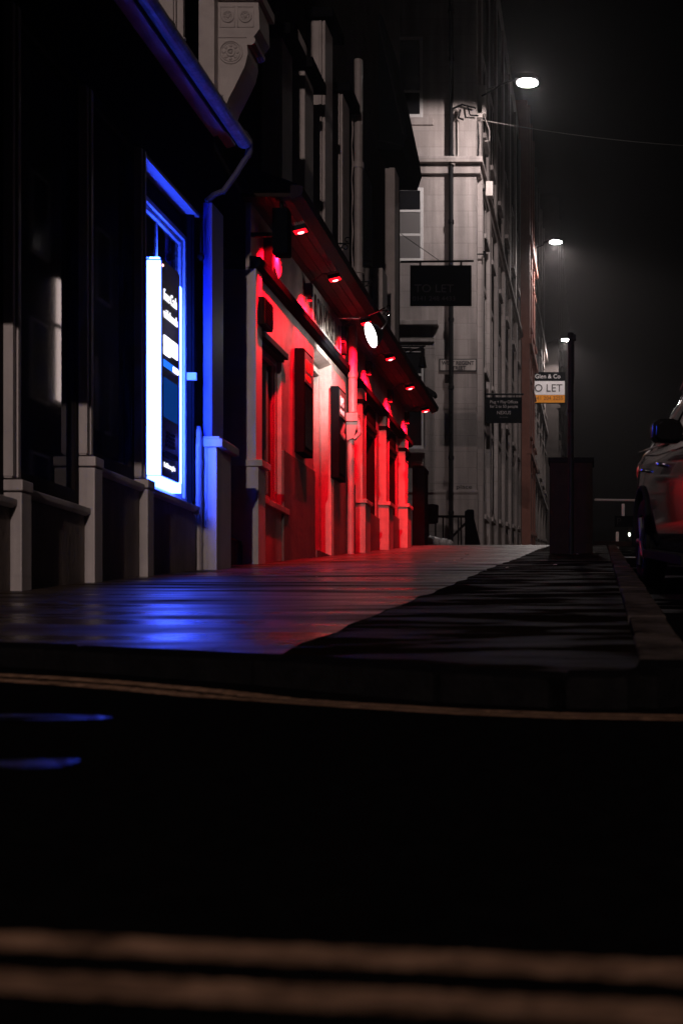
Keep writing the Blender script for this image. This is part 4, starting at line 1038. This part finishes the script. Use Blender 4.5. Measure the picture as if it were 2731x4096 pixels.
Yt = 23.6
t = thing("tall_bin", "tall dark bin with pale lid against the pub's far corner", "bin", (px(1673, Yt), Yt, g(Yt)))
b = MB(); b.box(px(1648, Yt), px(1697, Yt), Yt, Yt+0.5, g(Yt)-0.05, pz(1865, Yt)); b.box(px(1648, Yt), px(1699, Yt), Yt-0.015, Yt+0.52, pz(1882, Yt), pz(1868, Yt)); b.build("body", BLACKP, t, bevel=0.01)
b = MB(); b.box(px(1645, Yt), px(1690, Yt), Yt-0.02, Yt+0.54, pz(1863, Yt), pz(1846, Yt)); b.build("lid", CREAM, t, bevel=0.02)

Yr = 30.5
t = thing("area_railing", "black iron railing along the foot of the pale corner building", "railing", (px(1780, Yr), Yr, g(Yr)))
zt = pz(2066, Yr)
b = MB(); b.box(px(1700, Yr), px(1866, Yr), Yr-0.03, Yr+0.03, zt-0.03, zt+0.03); b.build("top_rail", METAL, t)
for q in (1712, 1741, 1771, 1801, 1832, 1843):
    b = MB(); b.box(px(q-3, Yr), px(q+3, Yr), Yr-0.016, Yr+0.016, g(Yr)-0.1, zt-0.03); b.build("bar", METAL, t)
b = MB(); b.tube([(px(1770, Yr), Yr+0.1, g(Yr)+0.05), (px(1860, Yr), Yr+0.1, pz(2090, Yr))], 0.035); b.build("handrail", METAL, t)
b = MB(); b.prism_y([(px(1860, Yr), g(Yr)-0.1), (px(1860, Yr), pz(2048, Yr)), (px(1872, Yr), pz(2040, Yr)), (px(1893, Yr), pz(2040, Yr)), (px(1894, Yr), pz(2075, Yr)), (px(1925, Yr), g(Yr)-0.1)], Yr-0.12, Yr+0.12); b.build("end_pier", BLACKS, t)
t = thing("litter_bin", "round black litter bin fixed on the iron railing", "bin", (px(1728, Yr), Yr-0.25, pz(2090, Yr)))
b = MB(); c = (px(1728, Yr-0.25), Yr-0.25); zz = pz(2094, Yr-.25); zh = pz(2024, Yr-.25)
b.cyl((*c, zz+0.03), (*c, zh), 0.155, 0.165, n=20); b.cyl((*c, zz), (*c, zz+0.03), 0.10, 0.155, n=20); b.build("drum", BLACKP, t, smooth='auto')
b = MB(); b.ellipsoid((*c, zh), 0.168, 0.168, 0.05, 20, 8); b.build("lid", BLACKP, t, smooth=True)
b = MB(); b.box(c[0]-0.168, c[0]-0.11, c[1]-0.13, c[1]-0.09, zz+0.16, zz+0.38); b.build("sticker", mat("red_sticker", (0.6, 0.03, 0.02), 0.4), t)

# rubbish bag
Yw = 26.0
b = MB()
rnd = random.Random(3)
for k in range(9):
    tt = k/8
    b.ellipsoid((px(1722+75*tt, Yw), Yw+rnd.uniform(-.08, .08), g(Yw)+0.05+0.06*(1-tt)), 0.09, 0.12, 0.075+0.035*(1-tt), 12, 8)
me = b.build("rubbish_bag", BAG, smooth=True)
bm = bmesh.new(); bm.from_mesh(me.data)
for v in bm.verts:
    v.co += Vector((rnd.uniform(-1, 1), rnd.uniform(-1, 1), rnd.uniform(-1, 1)))*0.014
bm.to_mesh(me.data); bm.free()
tag(me, "crumpled white rubbish bag on the ground at the foot of the railing", "rubbish bag")

# works barrier up the road with a warning lamp
Yv = 24.0
t = thing("works_barrier", "low roadworks barrier with a pale top rail beyond the utility cabinet", "barrier", (px(2460, Yv), Yv, g(Yv)))
b = MB(); b.cyl((px(2376, Yv), Yv, pz(1999, Yv)), (px(2640, Yv), Yv, pz(2003, Yv)), 0.025, n=10); b.build("top_rail", PIPEG, t)
for (q, y0, y1) in ((2490, 2064, 2016), (2467, 2206, 2128), (2600, 2206, 2003)):
    b = MB(); b.box(px(q-6, Yv), px(q+6, Yv), Yv-0.03, Yv+0.03, pz(y0, Yv), pz(y1, Yv)); b.build("post", PIPEG, t)
b = MB(); b.box(px(2456, Yv), px(2560, Yv), Yv-0.02, Yv+0.02, pz(2108, Yv), pz(2064, Yv)); bd = b.build("board", BLACKS, t)
text("lettering", "P", (px(2463, Yv), Yv-0.024, pz(2098, Yv)), 0.2, GREYT, bd, '-y')
b = MB(); b.box(px(2376, Yv), px(2640, Yv), Yv-0.05, Yv+0.05, h(0.2, Yv)+0.05, h(0.2, Yv)+0.16); b.build("foot_rail", CAB, t)
t = thing("warning_lamp", "tiny bright lamp shining low on the roadworks barrier", "lamp", (px(2515, Yv), Yv-0.05, pz(2140, Yv)))
b = MB(); b.ellipsoid((px(2515, Yv), Yv-0.10, pz(2140, Yv)), 0.022, 0.02, 0.035, 12, 8); b.build("lens", DOT_E, t)
b = MB(); b.box(px(2510, Yv), px(2522, Yv), Yv-0.08, Yv-0.02, pz(2160, Yv), pz(2108, Yv)); b.build("bracket", METAL, t)

# ================================================================== THE PARKED CAR
car = thing("parked_car", "dark parked car at the kerb catching red reflections from the pub", "car", (0, 0, 0))
ST = [  # y, zb, zs(belt), w, ztop, wt
    (-2.25, .42, .70, .60, .74, .48), (-2.18, .30, .82, .80, .90, .62), (-2.0, .26, .92, .89, 1.0, .72), (-1.6, .25, .98, .93, 1.06, .76), (-1.15, .25, 1.02, .94, 1.12, .76),
    (-.85, .25, 1.04, .94, 1.2, .72), (-.2, .25, 1.05, .945, 1.58, .64), (.3, .25, 1.06, .945, 1.66, .64), (1.0, .25, 1.07, .94, 1.66, .63), (1.6, .26, 1.09, .93, 1.60, .61), (1.95, .30, 1.10, .91, 1.42, .62),
    (2.15, .36, 1.06, .87, 1.15, .66), (2.25, .46, .95, .76, 1.0, .60)]
def cat(p0, p1, p2, p3, t):
    return tuple(0.5*((2*p1[c]) + (-p0[c]+p2[c])*t + (2*p0[c]-5*p1[c]+4*p2[c]-p3[c])*t*t + (-p0[c]+3*p1[c]-3*p2[c]+p3[c])*t**3) for c in range(len(p1)))
S2 = []
for i in range(len(ST)-1):
    a = ST[max(i-1, 0)]; d = ST[min(i+2, len(ST)-1)]
    for k in range(4): S2.append(cat(a, ST[i], ST[i+1], d, k/4))
S2.append(ST[-1])
def section(s):
    y, zb, zs, w, zt, wt = s
    pts = [(0, zb), (w*.55, zb), (w*.88, zb+.015), (w*.955, zb+.07), (w*.975, zb+.20), (w*.995, zb+(zs-zb)*.48), (w*1.0, zb+(zs-zb)*.66), (w*.985, zs-.10), (w*.955, zs-.012), (w*.93, zs+.02),
           (w*.93*.45+wt*.55, zs+(zt-zs)*.5), (wt+.01, zt-(zt-zs)*.14), (wt*.88, zt-(zt-zs)*.04), (wt*.5, zt), (0, zt+.008)]
    return pts
NSEC = 15
def carpt(i, k, off=0.0):
    p = section(S2[i])[k]; return p
bodyb = MB()
for i, s in enumerate(S2):
    sec = section(s)
    for (x, z) in sec: bodyb.v.append((x, s[0], z))
    for (x, z) in sec: bodyb.v.append((-x, s[0], z))
n2 = NSEC*2
for i in range(len(S2)-1):
    for sd in (0, NSEC):
        for k in range(NSEC-1):
            bodyb.f.append((i*n2+sd+k, i*n2+sd+k+1, (i+1)*n2+sd+k+1, (i+1)*n2+sd+k))
for i in (0, len(S2)-1):
    bodyb.f.append(tuple([i*n2+k for k in range(NSEC)] + [i*n2+NSEC+k for k in range(NSEC-1, -1, -1)]))
body = bodyb.build("body", CARP, car, smooth=True)
bm = bmesh.new(); bm.from_mesh(body.data); bmesh.ops.remove_doubles(bm, verts=bm.verts, dist=1e-4); bmesh.ops.recalc_face_normals(bm, faces=bm.faces); bm.to_mesh(body.data); bm.free()
def window_patch(sd, y0, y1, name, par):
    b = MB(); idx = [i for i, s in enumerate(S2) if y0 <= s[0] <= y1]
    for i in idx:
        sec = section(S2[i])
        for k in (9, 10, 11):
            x, z = sec[k]
            if k == 9: z += .015
            if k == 11: z -= .02; x += .004
            b.v.append((sd*(x+.006), S2[i][0], z))
    for a in range(len(idx)-1):
        for k in range(2): b.f.append((a*3+k, a*3+k+1, (a+1)*3+k+1, (a+1)*3+k))
    return b.build(name, CARG, par, smooth=True)
for sd in (-1, 1):
    window_patch(sd, -.62, .32, "side_window", car); window_patch(sd, .42, 1.32, "side_window", car); window_patch(sd, 1.4, 1.78, "side_window", car)
def glasspatch(ks, y0, y1, name):
    b = MB(); idx = [i for i, s in enumerate(S2) if y0 <= s[0] <= y1]
    for i in idx:
        sec = section(S2[i])
        for k in ks: b.v.append((sec[k][0], S2[i][0], sec[k][1]+.008))
        for k in reversed(ks[:-1]): b.v.append((-sec[k][0], S2[i][0], sec[k][1]+.008))
    m_ = len(ks)*2-1
    for a in range(len(idx)-1):
        for k in range(m_-1): b.f.append((a*m_+k, a*m_+k+1, (a+1)*m_+k+1, (a+1)*m_+k))
    return b.build(name, CARG, car, smooth=True)
glasspatch([12, 13, 14], -.86, -.22, "windscreen"); glasspatch([12, 13, 14], 1.7, 2.1, "rear_window")
for sd in (-1, 1):
    b = MB(); rbx = [(-.105, -.05), (-.07, -.078), (.07, -.082), (.10, -.06), (.105, .02), (.085, .062), (.03, .082), (-.06, .072), (-.10, .045)]
    b.prism_y([(sd*(1.03-qx), 1.11+qz) for qx, qz in rbx], -.56, -.46); b.prism_y([(sd*(1.03-qx*.8), 1.11+qz*.8) for qx, qz in rbx], -.60, -.56); b.box(min(sd*.90, sd*.97), max(sd*.90, sd*.97), -.50, -.44, 1.05, 1.09)
    mi = b.build("mirror", CARP, car, bevel=0.012)
    b = MB(); b.ellipsoid((sd*1.035, -.435, 1.10), .085, .03, .06, 14, 8); b.build("mirror_glass", CHROME, mi, smooth=True)
    for y in (.22, 1.15):
        b = MB(); b.tube([(sd*.925, y, .93), (sd*.965, y+.03, .935), (sd*.968, y+.15, .94), (sd*.935, y+.19, .94)], .014); b.build("door_handle", CHROME, car, smooth=True)
    b = MB(); b.tube([(sd*.935, -.7, 1.062), (sd*.942, .3, 1.078), (sd*.938, 1.2, 1.094), (sd*.90, 1.9, 1.12)], .008); b.build("window_trim", CHROME, car, smooth=True)
    b = MB(); b.box(min(sd*.86, sd*.98), max(sd*.86, sd*.98), -.88, .98, .24, .30)
    for k in range(12): b.box(min(sd*.87, sd*.975), max(sd*.87, sd*.975), -.8+.145*k, -.74+.145*k, .30, .308)
    b.build("side_step", RUBBER, car, bevel=.006)
    b = MB(); b.tube([(sd*.60, -.1, 1.62), (sd*.60, .3, 1.71), (sd*.60, 1.2, 1.71), (sd*.59, 1.6, 1.63)], .014); b.build("roof_rail", ALLOY, car, smooth=True)
    b = MB(); b.ellipsoid((sd*.70, -2.06, .80), .16, .16, .09, 16, 10); b.build("headlight", ALLOY, car, smooth=True)
    b = MB(); b.ellipsoid((sd*.82, 2.05, .96), .085, .16, .12, 16, 10); b.build("tail_light", TAIL, car, smooth=True)
    for y in (-1.42, 1.38):
        b = MB(); n = 28; prof = [(.20, .76), (.33, .76), (.355, .78), (.362, .84), (.355, .92), (.33, .945), (.22, .94)]
        for i in range(n):
            a = 2*math.pi*i/n
            for (r_, x_) in prof: b.v.append((sd*x_, y+r_*math.cos(a), .36+r_*math.sin(a)))
        m_ = len(prof)
        for i in range(n):
            for k in range(m_-1): b.f.append((i*m_+k, ((i+1) % n)*m_+k, ((i+1) % n)*m_+k+1, i*m_+k+1))
        wh = b.build("wheel", RUBBER, car, smooth=True)
        b = MB(); b.cyl((sd*.90, y, .36), (sd*.925, y, .36), .22, .21, n=24)
        for k in range(5):
            a = 2*math.pi*k/5; b.tube([(sd*.93, y, .36), (sd*.935, y+.2*math.cos(a), .36+.2*math.sin(a))], .025)
        b.build("rim", ALLOY, wh)
        b = MB()
        pts = [(sd*.942, y+.42*math.cos(R(a)), .38+.42*math.sin(R(a))) for a in range(-10, 191, 10)]
        b.tube(pts, .022); b.build("wheel_arch", RUBBER, car, smooth=True)
b = MB(); b.box(-.5, .5, 2.235, 2.262, .55, .66); b.build("number_plate", ORANGE, car)
b = MB(); b.box(-.72, .72, -2.27, -2.2, .46, .60); b.build("grille", BLACKP, car)
YAW = R(5.5); PIT = math.atan(0.126)
car.rotation_euler = (PIT, 0, YAW)
car.location = (1.40, 8.35, h(1.4, 8.35) + 0.005)

# ================================================================== SKY, MOON, HAZE
w = bpy.data.worlds.new("World"); scene.world = w; w.use_nodes = True
nt = w.node_tree; bg = nt.nodes["Background"]
sky = nt.nodes.new("ShaderNodeTexSky"); sky.sky_type = 'NISHITA'; sky.sun_disc = False
sky.sun_elevation = R(-6); sky.sun_rotation = R(200)
nt.links.new(sky.outputs[0], bg.inputs[0]); bg.inputs[1].default_value = 0.0008
sl = bpy.data.lights.new("moon", 'SUN'); sl.energy = 0.002; sl.angle = R(0.5); sl.color = (1, .95, .9)
so = bpy.data.objects.new("moon", sl); COL.objects.link(so); so.rotation_euler = (R(35), 0, R(20)); so.location = (0, 0, 40)

hz = MB(); hz.box(-62, 62, -62, 162, -5.5, 33)
hm = bpy.data.materials.new("haze"); hm.use_nodes = True
nt = hm.node_tree
for n in list(nt.nodes): nt.nodes.remove(n)
pv = nt.nodes.new("ShaderNodeVolumePrincipled"); oo = nt.nodes.new("ShaderNodeOutputMaterial")
pv.inputs["Color"].default_value = (0.9, 0.88, 0.88, 1); pv.inputs["Density"].default_value = 0.00065; pv.inputs["Anisotropy"].default_value = 0.85
nt.links.new(pv.outputs[0], oo.inputs["Volume"])
struct(hz.build("haze", hm), "stuff")

# ------------------------------------------------------------------ render settings
scene.render.engine = 'CYCLES'
c = scene.cycles
c.use_denoising = True
c.max_bounces = 6; c.diffuse_bounces = 3; c.glossy_bounces = 3; c.transparent_max_bounces = 8; c.volume_bounces = 0
c.sample_clamp_indirect = 4.0; c.sample_clamp_direct = 0
c.caustics_reflective = False; c.caustics_refractive = False
vs = scene.view_settings
scene.display_settings.display_device = 'sRGB'
vs.view_transform = 'Standard'; vs.look = 'None'; vs.exposure = 0; vs.gamma = 1; vs.use_curve_mapping = False
